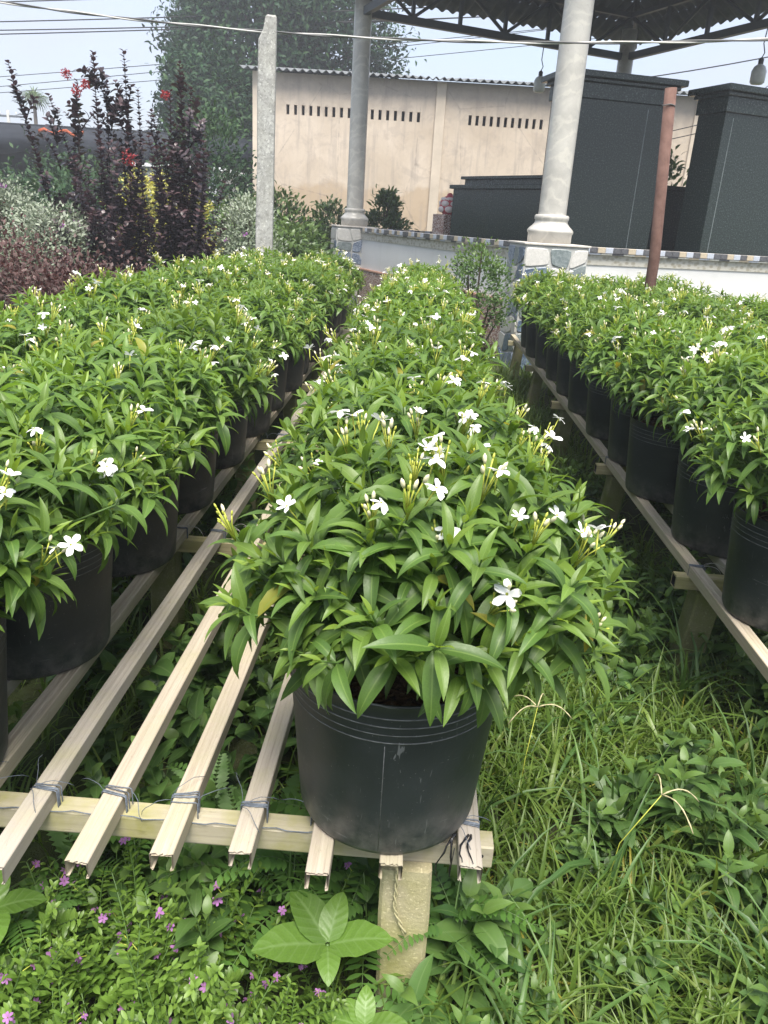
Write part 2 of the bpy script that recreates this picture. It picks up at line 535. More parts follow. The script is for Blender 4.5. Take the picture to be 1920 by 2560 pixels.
class MB:
    """collects boxes, tubes, lathes; build() links them as one mesh object"""

    def __init__(self):
        self.v, self.f, self.mi, self.sm = [], [], [], []
        self.slot = 0

    def add(self, vs, fs, smooth=False):
        b = len(self.v)
        self.v += [tuple(p) for p in vs]
        for f in fs:
            self.f.append(tuple(i + b for i in f))
            self.mi.append(self.slot)
            self.sm.append(smooth)
        return self

    def box(self, x0, x1, y0, y1, z0, z1, M=None):
        vs = [Vector((x, y, z)) for z in (z0, z1) for y in (y0, y1) for x in (x0, x1)]
        if M is not None:
            vs = [M @ p for p in vs]
        return self.add(vs, [(0, 2, 3, 1), (4, 5, 7, 6), (0, 1, 5, 4), (2, 6, 7, 3), (0, 4, 6, 2), (1, 3, 7, 5)])

    def bbox(self, x0, x1, y0, y1, z0, z1, bv=0.004, M=None):
        """box with bevelled vertical edges and top rim"""
        def ring(i, z):
            a, b, c, d = x0 + i, x1 - i, y0 + i, y1 - i
            k = bv
            return [(a + k, c, z), (b - k, c, z), (b, c + k, z), (b, d - k, z), (b - k, d, z), (a + k, d, z), (a, d - k, z), (a, c + k, z)]
        rs = [ring(bv, z0), ring(0, z0 + bv), ring(0, z1 - bv), ring(bv, z1)]
        vs = [Vector(p) for r in rs for p in r]
        if M is not None:
            vs = [M @ p for p in vs]
        fs = [tuple(range(7, -1, -1)), tuple(range(24, 32))]
        for r in range(3):
            for i in range(8):
                j = (i + 1) % 8
                fs.append((r * 8 + i, r * 8 + j, r * 8 + 8 + j, r * 8 + 8 + i))
        return self.add(vs, fs)

    def tube(self, pts, r, n=6, cap=True, smooth=True):
        pts = [Vector(p) for p in pts]
        rr = r if isinstance(r, (list, tuple)) else [r] * len(pts)
        vs, fs = [], []
        pu = None
        for i, p in enumerate(pts):
            t = (pts[min(i + 1, len(pts) - 1)] - pts[max(i - 1, 0)])
            if t.length < 1e-9: t = Vector((0, 0, 1))
            t.normalize()
            if pu is None:
                pu = t.orthogonal().normalized()
            pu = (pu - t * pu.dot(t))
            pu = pu.normalized() if pu.length > 1e-6 else t.orthogonal().normalized()
            w = t.cross(pu)
            for k in range(n):
                a = 2 * PI * k / n
                vs.append(p + (pu * math.cos(a) + w * math.sin(a)) * rr[i])
        for i in range(len(pts) - 1):
            for k in range(n):
                j = (k + 1) % n
                fs.append((i * n + k, i * n + j, i * n + n + j, i * n + n + k))
        if cap:
            fs.append(tuple(range(n - 1, -1, -1)))
            b = (len(pts) - 1) * n
            fs.append(tuple(range(b, b + n)))
        return self.add(vs, fs, smooth)

    def lathe(self, prof, n=32, c=(0, 0, 0), smooth=True, slots=None):
        vs = []
        for (r, z) in prof:
            for k in range(n):
                a = 2 * PI * k / n
                vs.append((c[0] + r * math.cos(a), c[1] + r * math.sin(a), c[2] + z))
        b = len(self.v)
        self.v += vs
        for i in range(len(prof) - 1):
            for k in range(n):
                j = (k + 1) % n
                self.f.append((b + i * n + k, b + i * n + j, b + i * n + n + j, b + i * n + n + k))
                self.mi.append(slots[i] if slots else self.slot)
                self.sm.append(smooth)
        return self

    def mesh(self, name, mats):
        me = bpy.data.meshes.new(name)
        me.from_pydata(self.v, [], self.f)
        for m in (mats if isinstance(mats, (list, tuple)) else [mats]):
            me.materials.append(MATS[m])
        me.polygons.foreach_set('material_index', self.mi)
        me.polygons.foreach_set('use_smooth', self.sm)
        me.update()
        return me

    def build(self, name, mats, parent=None):
        return link(bpy.data.objects.new(name, self.mesh(name, mats)), parent)


def rotm(axis, a): return Matrix.Rotation(a, 4, axis)
def tr(x, y, z): return Matrix.Translation((x, y, z))


# ------------------------------------------------------------------ leaves
def leaf_tpl(nl=6, half=1, width=0.26, bend=0.9, a0=0.15, fold=0.25, shape='lance', wav=0.0, twist=0.0):
    """leaf of length 1 along +Y, upper side +Z; returns verts, quads, |x|, t"""
    ts = np.linspace(0, 1, nl + 1)
    ang = a0 - bend * ts ** 1.3
    dt = 1.0 / nl
    y = np.concatenate([[0], np.cumsum(np.cos((ang[1:] + ang[:-1]) / 2)) * dt])
    z = np.concatenate([[0], np.cumsum(np.sin((ang[1:] + ang[:-1]) / 2)) * dt])
    if shape == 'lance':
        w = np.sin(PI * np.clip(ts, 0, 1) ** 0.80) ** 0.85 * (1 - 0.30 * ts) * 1.22
        w[0] = 0.05
    elif shape == 'ovate':
        w = np.sin(PI * np.clip(ts, 0, 1) ** 0.72) ** 0.7
        w[0] = 0.06
    elif shape == 'oval':
        w = np.sin(PI * ts) ** 0.55
        w[0] = 0.10
    else:
        w = 1 - ts ** 1.6
    w[-1] = 0.03
    w = w * width / 2
    V, X, T = [], [], []
    cols = np.linspace(-1, 1, 2 * half + 1)
    for i in range(nl + 1):
        ny, nz = -math.sin(ang[i]), math.cos(ang[i])
        for c in cols:
            h = abs(c) * w[i] * fold + wav * w[i] * math.sin(i * 2.1 + c * 2) * abs(c)
            x = c * w[i]
            tw = twist * ts[i]
            V.append((x * math.cos(tw), y[i] + h * ny, z[i] + h * nz + x * math.sin(tw)))
            X.append(abs(c))
            T.append(ts[i])
    F = []
    m = len(cols)
    for i in range(nl):
        for j in range(m - 1):
            F.append((i * m + j, i * m + j + 1, (i + 1) * m + j + 1, (i + 1) * m + j))
    return np.array(V, np.float32), np.array(F, np.int64), np.array(X, np.float32), np.array(T, np.float32)


def leaf_mesh(name, tpls, idx, mats4, rands, ages, mat, smooth=True):
    """merge leaves: mats4 (M,3,4) transforms, template index per leaf"""
    idx = np.asarray(idx)
    mats4 = np.asarray(mats4, np.float32)
    rands = np.asarray(rands, np.float32)
    ages = np.asarray(ages, np.float32)
    VS, FS, CS = [], [], []
    base = 0
    for k, (v, f, ax, t) in enumerate(tpls):
        sel = np.nonzero(idx == k)[0]
        if len(sel) == 0: continue
        A = mats4[sel]
        P = np.einsum('mij,vj->mvi', A[:, :, :3], v) + A[:, None, :, 3]
        nv = len(v)
        VS.append(P.reshape(-1, 3))
        FS.append((f[None] + (base + np.arange(len(sel)) * nv)[:, None, None]).reshape(-1, 4))
        c = np.empty((len(sel), nv, 4), np.float32)
        c[..., 0] = rands[sel][:, None]
        c[..., 1] = ages[sel][:, None]
        c[..., 2] = ax[None]
        c[..., 3] = t[None]
        CS.append(c.reshape(-1, 4))
        base += len(sel) * nv
    V = np.concatenate(VS); F = np.concatenate(FS); C = np.concatenate(CS)
    me = bpy.data.meshes.new(name)
    me.vertices.add(len(V)); me.vertices.foreach_set('co', V.ravel())
    me.loops.add(F.size); me.loops.foreach_set('vertex_index', F.ravel().astype(np.int32))
    me.polygons.add(len(F))
    me.polygons.foreach_set('loop_start', (np.arange(len(F)) * 4).astype(np.int32))
    me.polygons.foreach_set('loop_total', np.full(len(F), 4, np.int32))
    if smooth:
        me.polygons.foreach_set('use_smooth', np.ones(len(F), bool))
    at = me.attributes.new('c', 'FLOAT_COLOR', 'POINT')
    at.data.foreach_set('color', C.ravel())
    me.materials.append(MATS[mat])
    me.update(calc_edges=True)
    return me


def basis(pos, d, nrm, wid, ln, flat=1.0):
    """3x4 transform: Y along d, Z near nrm"""
    d = d / (np.linalg.norm(d) + 1e-9)
    x = np.cross(d, nrm)
    l = np.linalg.norm(x)
    if l < 1e-4:
        x = np.cross(d, np.array([0.3, 0.9, 0.1])); l = np.linalg.norm(x)
    x /= l
    z = np.cross(x, d)
    M = np.empty((3, 4))
    M[:, 0] = x * wid; M[:, 1] = d * ln; M[:, 2] = z * ln * flat; M[:, 3] = pos
    return M


class Leaves:
    def __init__(self): self.i, self.m, self.r, self.a = [], [], [], []

    def put(self, k, M, r, a=0.0):
        self.i.append(k); self.m.append(M); self.r.append(r); self.a.append(a)

    def build(self, name, tpls, mat, parent=None, kind=None):
        o = link(bpy.data.objects.new(name, leaf_mesh(name, tpls, self.i, self.m, self.r, self.a, mat)), parent)
        if kind: o['kind'] = kind
        return o


Z = np.array([0, 0, 1.0])
def unit(v): return v / (np.linalg.norm(v) + 1e-9)

# ------------------------------------------------------------------ the setting: ground
g = MB()
nx, ny = 60, 60
xs = [-400, -120, -40, -14] + [-6 + 12 * i / 40 for i in range(41)] + [14, 40, 120, 400]
ys = [-100, -20, -4] + [0 + 12 * i / 40 for i in range(41)] + [20, 40, 80, 160, 400, 800]
gv, gf = [], []
for yy in ys:
    for xx in xs:
        h = 0.0
        if abs(xx) < 6.1 and -0.1 < yy < 12.1:
            h = 0.012 * math.sin(xx * 5.1 + yy * 2.3) + 0.010 * math.sin(yy * 7.7 - xx * 3.1)
        gv.append((xx, yy, h - 0.02))
for j in range(len(ys) - 1):
    for i in range(len(xs) - 1):
        a = j * len(xs) + i
        gf.append((a, a + 1, a + 1 + len(xs), a + len(xs)))
g.add(gv, gf, True)
tag(g.build('ground', 'ground_soil'), kind='structure')

# ------------------------------------------------------------------ pavilion
C2 = Vector((1.44, 9.40, 0)); C1 = Vector((-1.29, 15.2, 0))
u = (C1 - C2).normalized(); vdir = Vector((-u.y, u.x, 0)) * -1
C3 = C1 + vdir * 5.56; C4 = C2 + vdir * 5.56
WT = 1.405                                   # top of the low wall
pav = empty('pavilion', (0, 0, 0))
tag(pav, 'open pavilion with marbled round columns, dark steel trusses and low tiled wall', 'pavilion')


def column(c, z0, rs=0.156):
    b = MB()
    prof = [(0.02, 0), (0.27, 0), (0.272, 0.10), (0.285, 0.115), (0.285, 0.135), (0.262, 0.16), (0.225, 0.19), (0.205, 0.215),
            (0.200, 0.24), (0.212, 0.255), (0.212, 0.285), (0.198, 0.30), (0.150, 0.302)]
    prof = [(r_ * 0.91, z_) for r_, z_ in prof]
    bo = b.lathe(prof, 36, c=(0, 0, 0)).mesh('column_base', 'marble')
    s = MB().lathe([(rs, 0.0), (rs * 0.99, 1.5), (rs * 0.97, 2.8), (rs * 0.95, 5.3 - z0 - 0.29), (0.01, 5.3 - z0 - 0.285)], 36)
    so = link(bpy.data.objects.new('column', s.mesh('column', 'marble')), pav)
    so.location = (c.x, c.y, z0 + 0.29)
    bo = link(bpy.data.objects.new('column_base', bo), so)
    bo.location = (0, 0, -0.29)


column(C2, WT + 0.012); column(C1, WT + 0.012); column(C3, 0.6); column(C4, 0.6)

STONE_M = ['stone_blue', 'stone_navy', 'stone_green', 'stone_pale', 'stone_pale', 'stone_blue']


def stones(parent, w, h, M, seed, z0=0.0):
    """irregular stone slabs on a face w x h lying in local XZ, proud towards -Y"""
    r = random.Random(seed)
    nc, nr = 3, 7
    pt = {}
    for i in range(nr + 1):
        for j in range(nc + 1):
            jx = r.uniform(-0.30, 0.30) * w / nc if 0 < j < nc else 0
            jz = r.uniform(-0.30, 0.30) * h / nr if 0 < i < nr else 0
            pt[i, j] = Vector((w * j / nc + jx, h * i / nr + jz))
    for i in range(nr):
        for j in range(nc):
            q = [pt[i, j], pt[i, j + 1], pt[i + 1, j + 1], pt[i + 1, j]]
            c = sum(q, Vector((0, 0))) / 4
            ring = []
            for k in range(4):
                a, b, d = q[k], q[(k + 1) % 4], q[(k - 1) % 4]
                e = r.uniform(0.14, 0.34)
                for p in (a.lerp(d, e), a.lerp((b + d) / 2, e * 0.42), a.lerp(b, e)):
                    ring.append(p)
            ring = [c + (p - c) * (1 - 0.012 / max(0.03, (p - c).length)) for p in ring]
            n = len(ring)
            vs = [(p.x, 0.002, p.y) for p in ring] + [(p.x, -0.008, p.y) for p in ring]
            vs += [(c.x + (p.x - c.x) * 0.94, -0.012, c.y + (p.y - c.y) * 0.94) for p in ring]
            fs = [tuple(range(2 * n, 3 * n))]
            for b0 in (0, n):
                for k in range(n):
                    l = (k + 1) % n
                    fs.append((b0 + k, b0 + l, b0 + n + l, b0 + n + k))
            o = link(bpy.data.objects.new('stone', MB().add(vs, fs, False).mesh('stone', r.choice(STONE_M))), parent)
            o.matrix_basis = M


def pedestal(c, ang, w, seed):
    p = MB().bbox(-w / 2, w / 2, -w / 2, w / 2, -0.05, WT - 0.01, 0.006)
    p.slot = 1
    p.bbox(-w / 2 - 0.018, w / 2 + 0.018, -w / 2 - 0.018, w / 2 + 0.018, WT - 0.01, WT + 0.012, 0.004)
    o = p.build('pedestal', ['grout', 'cement_cap'], pav)
    o.location = (c.x, c.y, 0); o.rotation_euler = (0, 0, ang)
    stones(o, w, WT - 0.03, tr(-w / 2, -w / 2 - 0.001, 0), seed)
    stones(o, w, WT - 0.03, rotm('Z', -PI / 2) @ tr(-w / 2, -w / 2 - 0.001, 0), seed + 1)


pedestal(C2, math.radians(8), 0.72, 5)
pedestal(C1, math.radians(14), 0.74, 9)

TILE_W = 0.112
tile_meshes = {k: MB().bbox(0.002, TILE_W - 0.002, -0.022, 0.012, 0, 0.062, 0.003).mesh('tile', k) for k in ('tile_dark', 'tile_blue', 'tile_tan')}
strip_meshes = {k: MB().bbox(0.002, TILE_W * 1.5 - 0.003, -0.02, 0.014, 0, 0.020, 0.002).mesh('strip_tile', k) for k in ('tile_dark', 'tile_cream', 'tile_blue', 'tile_tan')}


def low_wall(p0, p1, pedl0=0.36, pedl1=0.36, tiles=True):
    d = (p1 - p0); L = d.length - pedl0 - pedl1
    d.normalize()
    s = p0 + d * pedl0
    core = MB().box(0, L, -0.20, -0.02, 0.0, 1.20)
    o = core.build('low_wall', 'white_tile_wall', pav)
    o.location = (s.x, s.y, 0); o.rotation_euler = (0, 0, math.atan2(d.y, d.x))
    MB().box(0.0, L, -0.22, 0.030, -0.05, 0.675).build('plinth', 'terrazzo', o)
    MB().bbox(0.0, L, -0.225, 0.042, 0.676, 0.705, 0.004).build('plinth_ledge', 'terracotta_edge', o)
    MB().box(0.0, L, -0.205, -0.008, 1.201, 1.322).build('border_band', 'border_tile', o)
    MB().bbox(0.0, L, -0.23, 0.018, 1.323, WT - 0.006, 0.003).build('coping', 'cement_cap', o)
    seq = ['tile_dark', 'tile_blue', 'tile_tan', 'tile_dark', 'tile_dark', 'tile_blue', 'tile_tan']
    n = int(L / TILE_W)
    k = 0
    for i in range(n):
        t = link(bpy.data.objects.new('tile', tile_meshes[seq[i % 7] if i % 7 != 4 else 'tile_dark']), o)
        t.location = (i * TILE_W + 0.01, 0.032, WT - 0.066)
    x = 0.01
    ss = ['tile_cream', 'tile_dark', 'tile_cream', 'tile_blue', 'tile_tan']
    while x + TILE_W * 1.5 < L:
        t = link(bpy.data.objects.new('strip_tile', strip_meshes[ss[k % 5]]), o)
        t.location = (x, 0.020, 1.318)
        x += TILE_W * 1.5; k += 1
    return o


low_wall(C2, C1)
low_wall(C2 + vdir * 4.6, C2, 0.0, 0.36)
low_wall(C3, C1, 0.3, 0.36)

# trusses and roof of the pavilion
BZ = 4.83
def frame_truss(a, b):
    d = b - a; L = d.length; d.normalize()
    ang = math.atan2(d.y, d.x)
    o = MB().box(0, L, -0.05, 0.05, BZ - 0.06, BZ + 0.06).box(0, L, -0.04, 0.04, 5.50, 5.58).build('truss', 'steel_paint', pav)
    o.location = a; o.rotation_euler = (0, 0, ang)
    n = 6
    for i in range(1, n):
        x = L * i / n
        MB().box(x - 0.03, x + 0.03, -0.03, 0.03, BZ + 0.06, 5.5).build('truss_web', 'steel_paint', o)
    for i in range(n):
        xa, xb = L * i / n, L * (i + 1) / n
        if i % 2: xa, xb = xb, xa
        MB().tube([(xb, 0, BZ + 0.05), (xa, 0, 5.52)], 0.034, 4).build('truss_brace', 'steel_paint', o)


for a, b in ((C1, C3), (C3, C4), (C1, C2), (C2, C4)): frame_truss(a, b)
ctr = (C1 + C4) / 2
OV = 0.75
def rc(c):
    q = c - ctr
    return ctr + u * (q.dot(u) + math.copysign(OV, q.dot(u))) + vdir * (q.dot(vdir) + math.copysign(OV, q.dot(vdir)))
EZ, RZ = 5.22, 7.35
apex = ctr + Vector((0, 0, RZ))


def corr_slope(a, b, apex, name, mat, parent):
    """triangular corrugated roof slope from eave a-b to the apex, laid in courses"""
    L = (b - a).length; d = (b - a) / L
    mid = (a + b) / 2
    upv = (apex - mid); H = upv.length; upv = upv / H
    nrm = d.cross(upv).normalized()
    if nrm.z < 0: nrm = -nrm
    b_ = MB()
    ncs = int(L / 0.22) * 8
    courses = 9
    for c in range(courses):
        t0, t1 = c / courses, (c + 1.12) / courses
        vs, fs = [], []
        for j, t in enumerate((t0, min(t1, 0.995))):
            for i in range(ncs + 1):
                s = i / ncs
                half = (1 - t)
                sx = L / 2 + (s - 0.5) * L
                lim0, lim1 = L / 2 * t, L - L / 2 * t
                sx = max(lim0, min(lim1, sx))
                off = 0.035 * math.sin(2 * PI * sx / 0.22) + (0.035 if j == 0 else 0.0)
                vs.append(a + d * sx + upv * (H * t) + nrm * off)
        for i in range(ncs):
            if (vs[i] - vs[i + 1]).length > 1e-4 or (vs[ncs + 1 + i] - vs[ncs + 2 + i]).length > 1e-4:
                fs.append((i, i + 1, ncs + 2 + i, ncs + 1 + i))
        b_.add(vs, fs, True)
    o = b_.build(name, mat, parent)
    md = o.modifiers.new('thickness', 'SOLIDIFY'); md.thickness = 0.012
    return o


E1, E2, E3, E4 = [rc(c) + Vector((0, 0, EZ)) for c in (C1, C2, C3, C4)]
for a, b in ((E1, E3), (E3, E4), (E4, E2), (E2, E1)):
    corr_slope(a, b, apex, 'roof_slope', 'roof_tile', pav)
for e in (E1, E2, E3, E4):
    MB().tube([e + Vector((0, 0, -0.02)), apex + Vector((0, 0, -0.12))], 0.05, 6).build('hip_rafter', 'steel_paint', pav)
for a, b in ((C1, C3), (C3, C4)):
    for f in (0.22, 0.5, 0.78):
        p = a + (b - a) * f + Vector((0, 0, 5.56))
        MB().tube([p, p + (apex - p) * 0.8 + Vector((0, 0, -0.15))], 0.035, 4).build('rafter', 'steel_paint', pav)


def bulb(loc, ztop, s, label):
    o = empty('hanging_lamp', loc)
    m = MB().lathe([(0.001, -s * 1.0), (s * 0.36, -s * 0.97), (s * 0.47, -s * 0.85), (s * 0.48, -s * 0.2), (s * 0.36, s * 0.08), (s * 0.16, s * 0.22)], 20)
    m.build('bulb', 'lamp_white', o)
    MB().lathe([(s * 0.17, s * 0.21), (s * 0.18, s * 0.5), (s * 0.07, s * 0.62), (0.006, s * 0.64)], 14).build('socket', 'lamp_socket', o)
    MB().tube([(0, 0, s * 0.6), (0.03, 0, s * 0.9), (-0.01, 0.01, (ztop - loc[2]) * 0.6), (0, 0, ztop - loc[2])], 0.009, 5).build('cord', 'wire_dark', o)
    tag(o, label, 'lamp')


bulb((2.01, 16.75, 4.24), BZ - 0.05, 0.23, 'white bulb lamp hanging from truss above the long black tomb')
bulb((5.22, 14.40, 4.20), BZ - 0.05, 0.24, 'white bulb lamp hanging by the drooping dark frond')

# ------------------------------------------------------------------ tombs of black granite
def monument(a, b, depth, z1, label, cat='tomb', cornice=True, z0=0.3, tiers=1, name='granite_tomb', lines=True):
    d = (b - a); L = d.length
    o = empty(name, (a.x, a.y, z0), math.atan2(d.y, d.x))
    h = z1 - z0
    ch = 0.30 if cornice else 0.06
    MB().bbox(0, L, 0, depth, -0.02, h - ch, 0.004).build('slab', 'black_granite', o)
    if cornice:
        MB().bbox(-0.03, L + 0.03, -0.03, depth + 0.03, h - ch + 0.001, h - 0.12, 0.006).build('frieze', 'black_granite', o)
        MB().bbox(-0.07, L + 0.07, -0.07, depth + 0.07, h - 0.119, h - 0.075, 0.008).build('moulding', 'black_granite', o)
        MB().bbox(-0.13, L + 0.13, -0.13, depth + 0.13, h - 0.074, h, 0.008).build('cornice', 'black_granite', o)
    else:
        MB().bbox(-0.05, L + 0.05, -0.05, depth + 0.05, h - ch + 0.001, h, 0.006).build('cover_slab', 'black_granite', o)
    if lines:
        for x in (0.13, L - 0.32):
            MB().box(x, x + 0.008, -0.004, 0.0, 0.1, h - ch - 0.06).build('joint_line', 'stone_green', o)
    tag(o, label, cat)
    return o


monument(Vector((1.72, 11.10, 0)), Vector((3.12, 11.47, 0)), 0.55, 3.46, 'tall black granite headstone with cornice behind the front marbled column', lines=True)
monument(Vector((3.70, 11.04, 0)), Vector((5.6, 11.86, 0)), 0.5, 3.38, 'tall black granite tomb block to the right of the rusty pipe')
t = monument(Vector((0.43, 13.3, 0)), Vector((1.62, 11.62, 0)), 0.9, 2.14, 'long low two-tier black granite tomb beside the lotus ornament', cornice=False, lines=False)
MB().bbox(0.12, 2.0, 0.12, 0.8, 1.841, 1.925, 0.004).build('upper_tier', 'black_granite', t)
MB().bbox(0.07, 2.0, 0.07, 0.85, 1.926, 1.97, 0.006).build('upper_cover', 'black_granite', t)
monument(Vector((3.05, 12.45, 0)), Vector((3.9, 12.7, 0)), 0.5, 2.28, 'low black granite slab standing between the two tall tombs', cornice=False, lines=False)

lp = MB().bbox(-0.19, 0.19, -0.19, 0.19, 0.2, 1.70, 0.005).build('lantern_pedestal', 'terrazzo')
lp.location = (0.40, 13.85, 0); lp.rotation_euler = (0, 0, 0.5)
tag(lp, 'square brown speckled pedestal holding the lotus ornament', 'pedestal')
lo = empty('lotus_ornament', (0.40, 13.85, 1.70))
MB().lathe([(0.001, 0.0), (0.10, 0.0), (0.11, 0.02), (0.15, 0.06), (0.168, 0.14), (0.14, 0.23), (0.08, 0.28), (0.05, 0.29), (0.05, 0.31), (0.025, 0.335), (0.001, 0.34)], 24).build('body', 'lotus_red', lo)
for ring_, zc, rr, hh in ((0, 0.08, 0.150, 0.075), (1, 0.165, 0.150, 0.07), (0, 0.235, 0.115, 0.05)):
    for k in range(6):
        a = 2 * PI * (k + 0.5 * ring_) / 6
        vs, n = [], 10
        for lay, sc_ in ((0.0, 1.0), (0.022, 0.75)):
            for q in range(n):
                b = 2 * PI * q / n
                vs.append((0.074 * sc_ * math.cos(b), -lay, hh * 0.72 * sc_ * math.sin(b)))
        fs = [tuple(range(2 * n - 1, n - 1, -1))] + [((q + 1) % n, q, n + q, n + (q + 1) % n) for q in range(n)]
        o = MB().add(vs, fs, True).build('petal', 'lotus_white', lo)
        o.matrix_basis = rotm('Z', a) @ tr(0, -rr, zc) @ rotm('X', -0.25 if zc > 0.2 else 0.1)
tag(lo, 'red and white lotus-shaped ornament on the speckled pedestal', 'ornament')

# rusty pipe
pp = MB().tube([(1.868, 6.5, -0.05), (1.84, 6.5, 1.4), (1.745, 6.5, 2.585)], 0.043, 16)
po = pp.build('rusty_pipe', 'rusty_pipe')
tag(po, 'upright rusty steel pipe rising among the potted shrubs', 'pipe')
MB().tube([(1.745 + 0.005 + 0.047 * math.cos(a), 6.5 + 0.047 * math.sin(a), 2.47 + 0.004 * math.sin(3 * a)) for a in [2 * PI * i / 16 for i in range(17)]], 0.004, 4).build('wire_band', 'wire_dark', po)

# broken concrete post
pr = [(-0.085, -0.05), (0.085, -0.05), (0.085, 3.27), (0.074, 3.29), (-0.005, 3.29), (-0.022, 3.27), (-0.040, 3.17), (-0.085, 3.08), (-0.09, 2.6), (-0.083, 2.0), (-0.09, 1.4)]
n = len(pr)
vs = [(x, -0.07, z) for x, z in pr] + [(x, 0.07, z) for x, z in pr]
vs += [(x * 0.9, -0.082, min(z, 3.275)) for x, z in pr]
fs = [tuple(range(2 * n, 3 * n)), tuple(range(2 * n - 1, n - 1, -1))]
for k in range(n):
    l = (k + 1) % n
    fs.append((l, k, n + k, n + l)); fs.append((k, l, 2 * n + l, 2 * n + k))
cp = MB().add(vs, fs).build('concrete_post', 'grey_concrete')
cp.location = (-1.655, 8.4, 0); cp.rotation_euler = (0, 0.012, 0.15)
tag(cp, 'rough grey concrete post with a broken slanting top', 'post')

# twisted cable tied behind the post, and the power lines
def sag(a, b, s, n):
    a, b = Vector(a), Vector(b)
    return [a + (b - a) * (i / n) - Vector((0, 0, s * 4 * (i / n) * (1 - i / n))) for i in range(n + 1)]


tc = empty('twisted_cable', (0, 0, 0))
cl = sag((-5.6, 9.6, 3.60), (6.2, 7.6, 3.55), 0.36, 180)
for ph, m in ((0, 'wire_white'), (PI, 'wire_dark')):
    pts = []
    for i, p in enumerate(cl):
        a = ph + i * 0.30
        pts.append(p + Vector((0, math.cos(a), math.sin(a))) * 0.0075)
    MB().tube(pts, 0.0078, 6).build('strand', m, tc)
tag(tc, 'twisted pale and dark cable strung past the broken concrete post', 'cable')

for k, (za, zb, s) in enumerate(((7.494, 8.127, 'thin top'), (7.70, 8.30, ''), (7.065, 7.669, ''), (6.897, 7.457, ''), (6.801, 7.422, ''), (5.288, 6.293, ''), (4.961, 6.086, ''), (4.859, 5.887, ''))):
    sl = (zb - za) / 6.6
    x0, x1 = -34.0, 6.0
    pts = sag((x0, 30 + k * 0.3, za + (x0 + 15) * sl * 0.55 + 0.1), (x1, 30 + k * 0.3, za + (x1 + 15) * sl), 0.25, 24)
    r = 0.020 if k < 5 else 0.012
    tag(MB().tube(pts, r, 5).build('power_line', 'wire_black'), 'thin dark power line crossing the pale sky before the leafy tree', 'power line', 'power lines across the sky')
for k, (a, b) in enumerate((((3.4, 19, 4.55), (14, 17, 7.2)), ((4.2, 22, 3.6), (16, 20, 7.6)), ((4.2, 22.4, 3.45), (16, 20.4, 7.3)))):
    tag(MB().tube(sag(a, b, 0.3, 16), 0.012, 5).build('power_line', 'wire_black'), 'thin dark cable rising behind the tall black tombs', 'power line', 'cables behind the tombs')

# ------------------------------------------------------------------ plastered building
bd = empty('plastered_building', (0, 24, 0))
BX0, BX1, BT = -5.03, 14.0, 5.20
w = MB()
w.box(BX0, BX1, 0, 0.2, -0.1, 4.17)
w.box(BX0, BX1, 0, 0.2, 4.42, BT)
slots = [-4.085 + 0.2162 * i for i in range(18)] + [1.03 + 0.198 * i for i in range(11)]
edge = BX0
for s in slots:
    w.box(edge, s, 0, 0.2, 4.1695, 4.4205)
    edge = s + 0.085
w.box(edge, BX1, 0, 0.2, 4.1695, 4.4205)
w.box(BX0, BX0 + 0.2, 0.2, 8, -0.1, BT)
w.box(BX1 - 0.2, BX1, 0.2, 8, -0.1, BT)
w.box(BX0, BX1, 7.8, 8, -0.1, BT + 1.2)
w.build('wall', 'old_plaster', bd)
for s in slots:
    MB().box(s - 0.01, s + 0.095, 0.205, 0.215, 4.15, 4.44).build('vent_shade_panel', 'gap_shade', bd)  # near-black panel paints the shade behind each opening
for x in (0.09, 7.2, BX0):
    MB().bbox(x, x + 0.27, -0.06, 0.0, -0.1, BT, 0.01).build('pilaster', 'pale_plaster', bd)
rf = MB()
nn = 800
vs, fs = [], []
for j, (yy, zz) in enumerate(((-0.32, BT + 0.04), (8.3, BT + 1.35))):
    for i in range(nn + 1):
        x = BX0 - 0.3 + (BX1 - BX0 + 0.6) * i / nn
        vs.append((x, yy, zz + 0.035 * math.sin(2 * PI * x / 0.215)))
fs = [(i, i + 1, nn + 2 + i, nn + 1 + i) for i in range(nn)]
ro = rf.add(vs, fs, True).build('roof', 'roof_sheet', bd)
md = ro.modifiers.new('thickness', 'SOLIDIFY'); md.thickness = 0.02
tag(bd, 'long plastered building with narrow vent slots and corrugated roof', 'building')

# ------------------------------------------------------------------ shade house far left
sh = empty('shade_house', (-14, 26, 0))
for k in range(9):
    MB().tube([(-12 + 3.0 * k, 0, -0.1), (-12 + 3.0 * k, 0, 3.55)], 0.06, 8).build('post', 'grey_concrete', sh)
MB().box(-14, 9.3, -0.4, 14, 3.56, 3.66).build('net_roof', 'shade_net', sh)
n_ = MB()
vs, fs = [], []
for i in range(121):
    x = -14 + 23.3 * i / 120
    vs += [(x, -0.45 + 0.05 * math.sin(x * 4.0), 3.6), (x, -0.43 + 0.07 * math.sin(x * 3.1 + 1), 2.72 + 0.12 * math.sin(x * 0.9) + 0.04 * math.sin(x * 5))]
fs = [(2 * i, 2 * i + 1, 2 * i + 3, 2 * i + 2) for i in range(120)]
so = n_.add(vs, fs, True).build('net_skirt', 'shade_net', sh)
so.modifiers.new('thickness', 'SOLIDIFY').thickness = 0.01
MB().box(-14, 9.3, 9.9, 10, 0, 3.5).build('back_net', 'shade_net', sh)
tag(sh, 'black shade-net house on posts behind the purple shrubs', 'shade house')
oc = MB()
vs = [(0.35 * i, 0.0 + 0.03 * (i % 2), 0.1 * math.sin(i * 1.7) + 0.05 + (0.16 if j else 0)) for j in (0, 1) for i in range(9)]
fs = [(i, i + 1, 10 + i, 9 + i) for i in range(8)]
oo = oc.add(vs, fs, True).build('orange_tarp', 'orange_cloth')
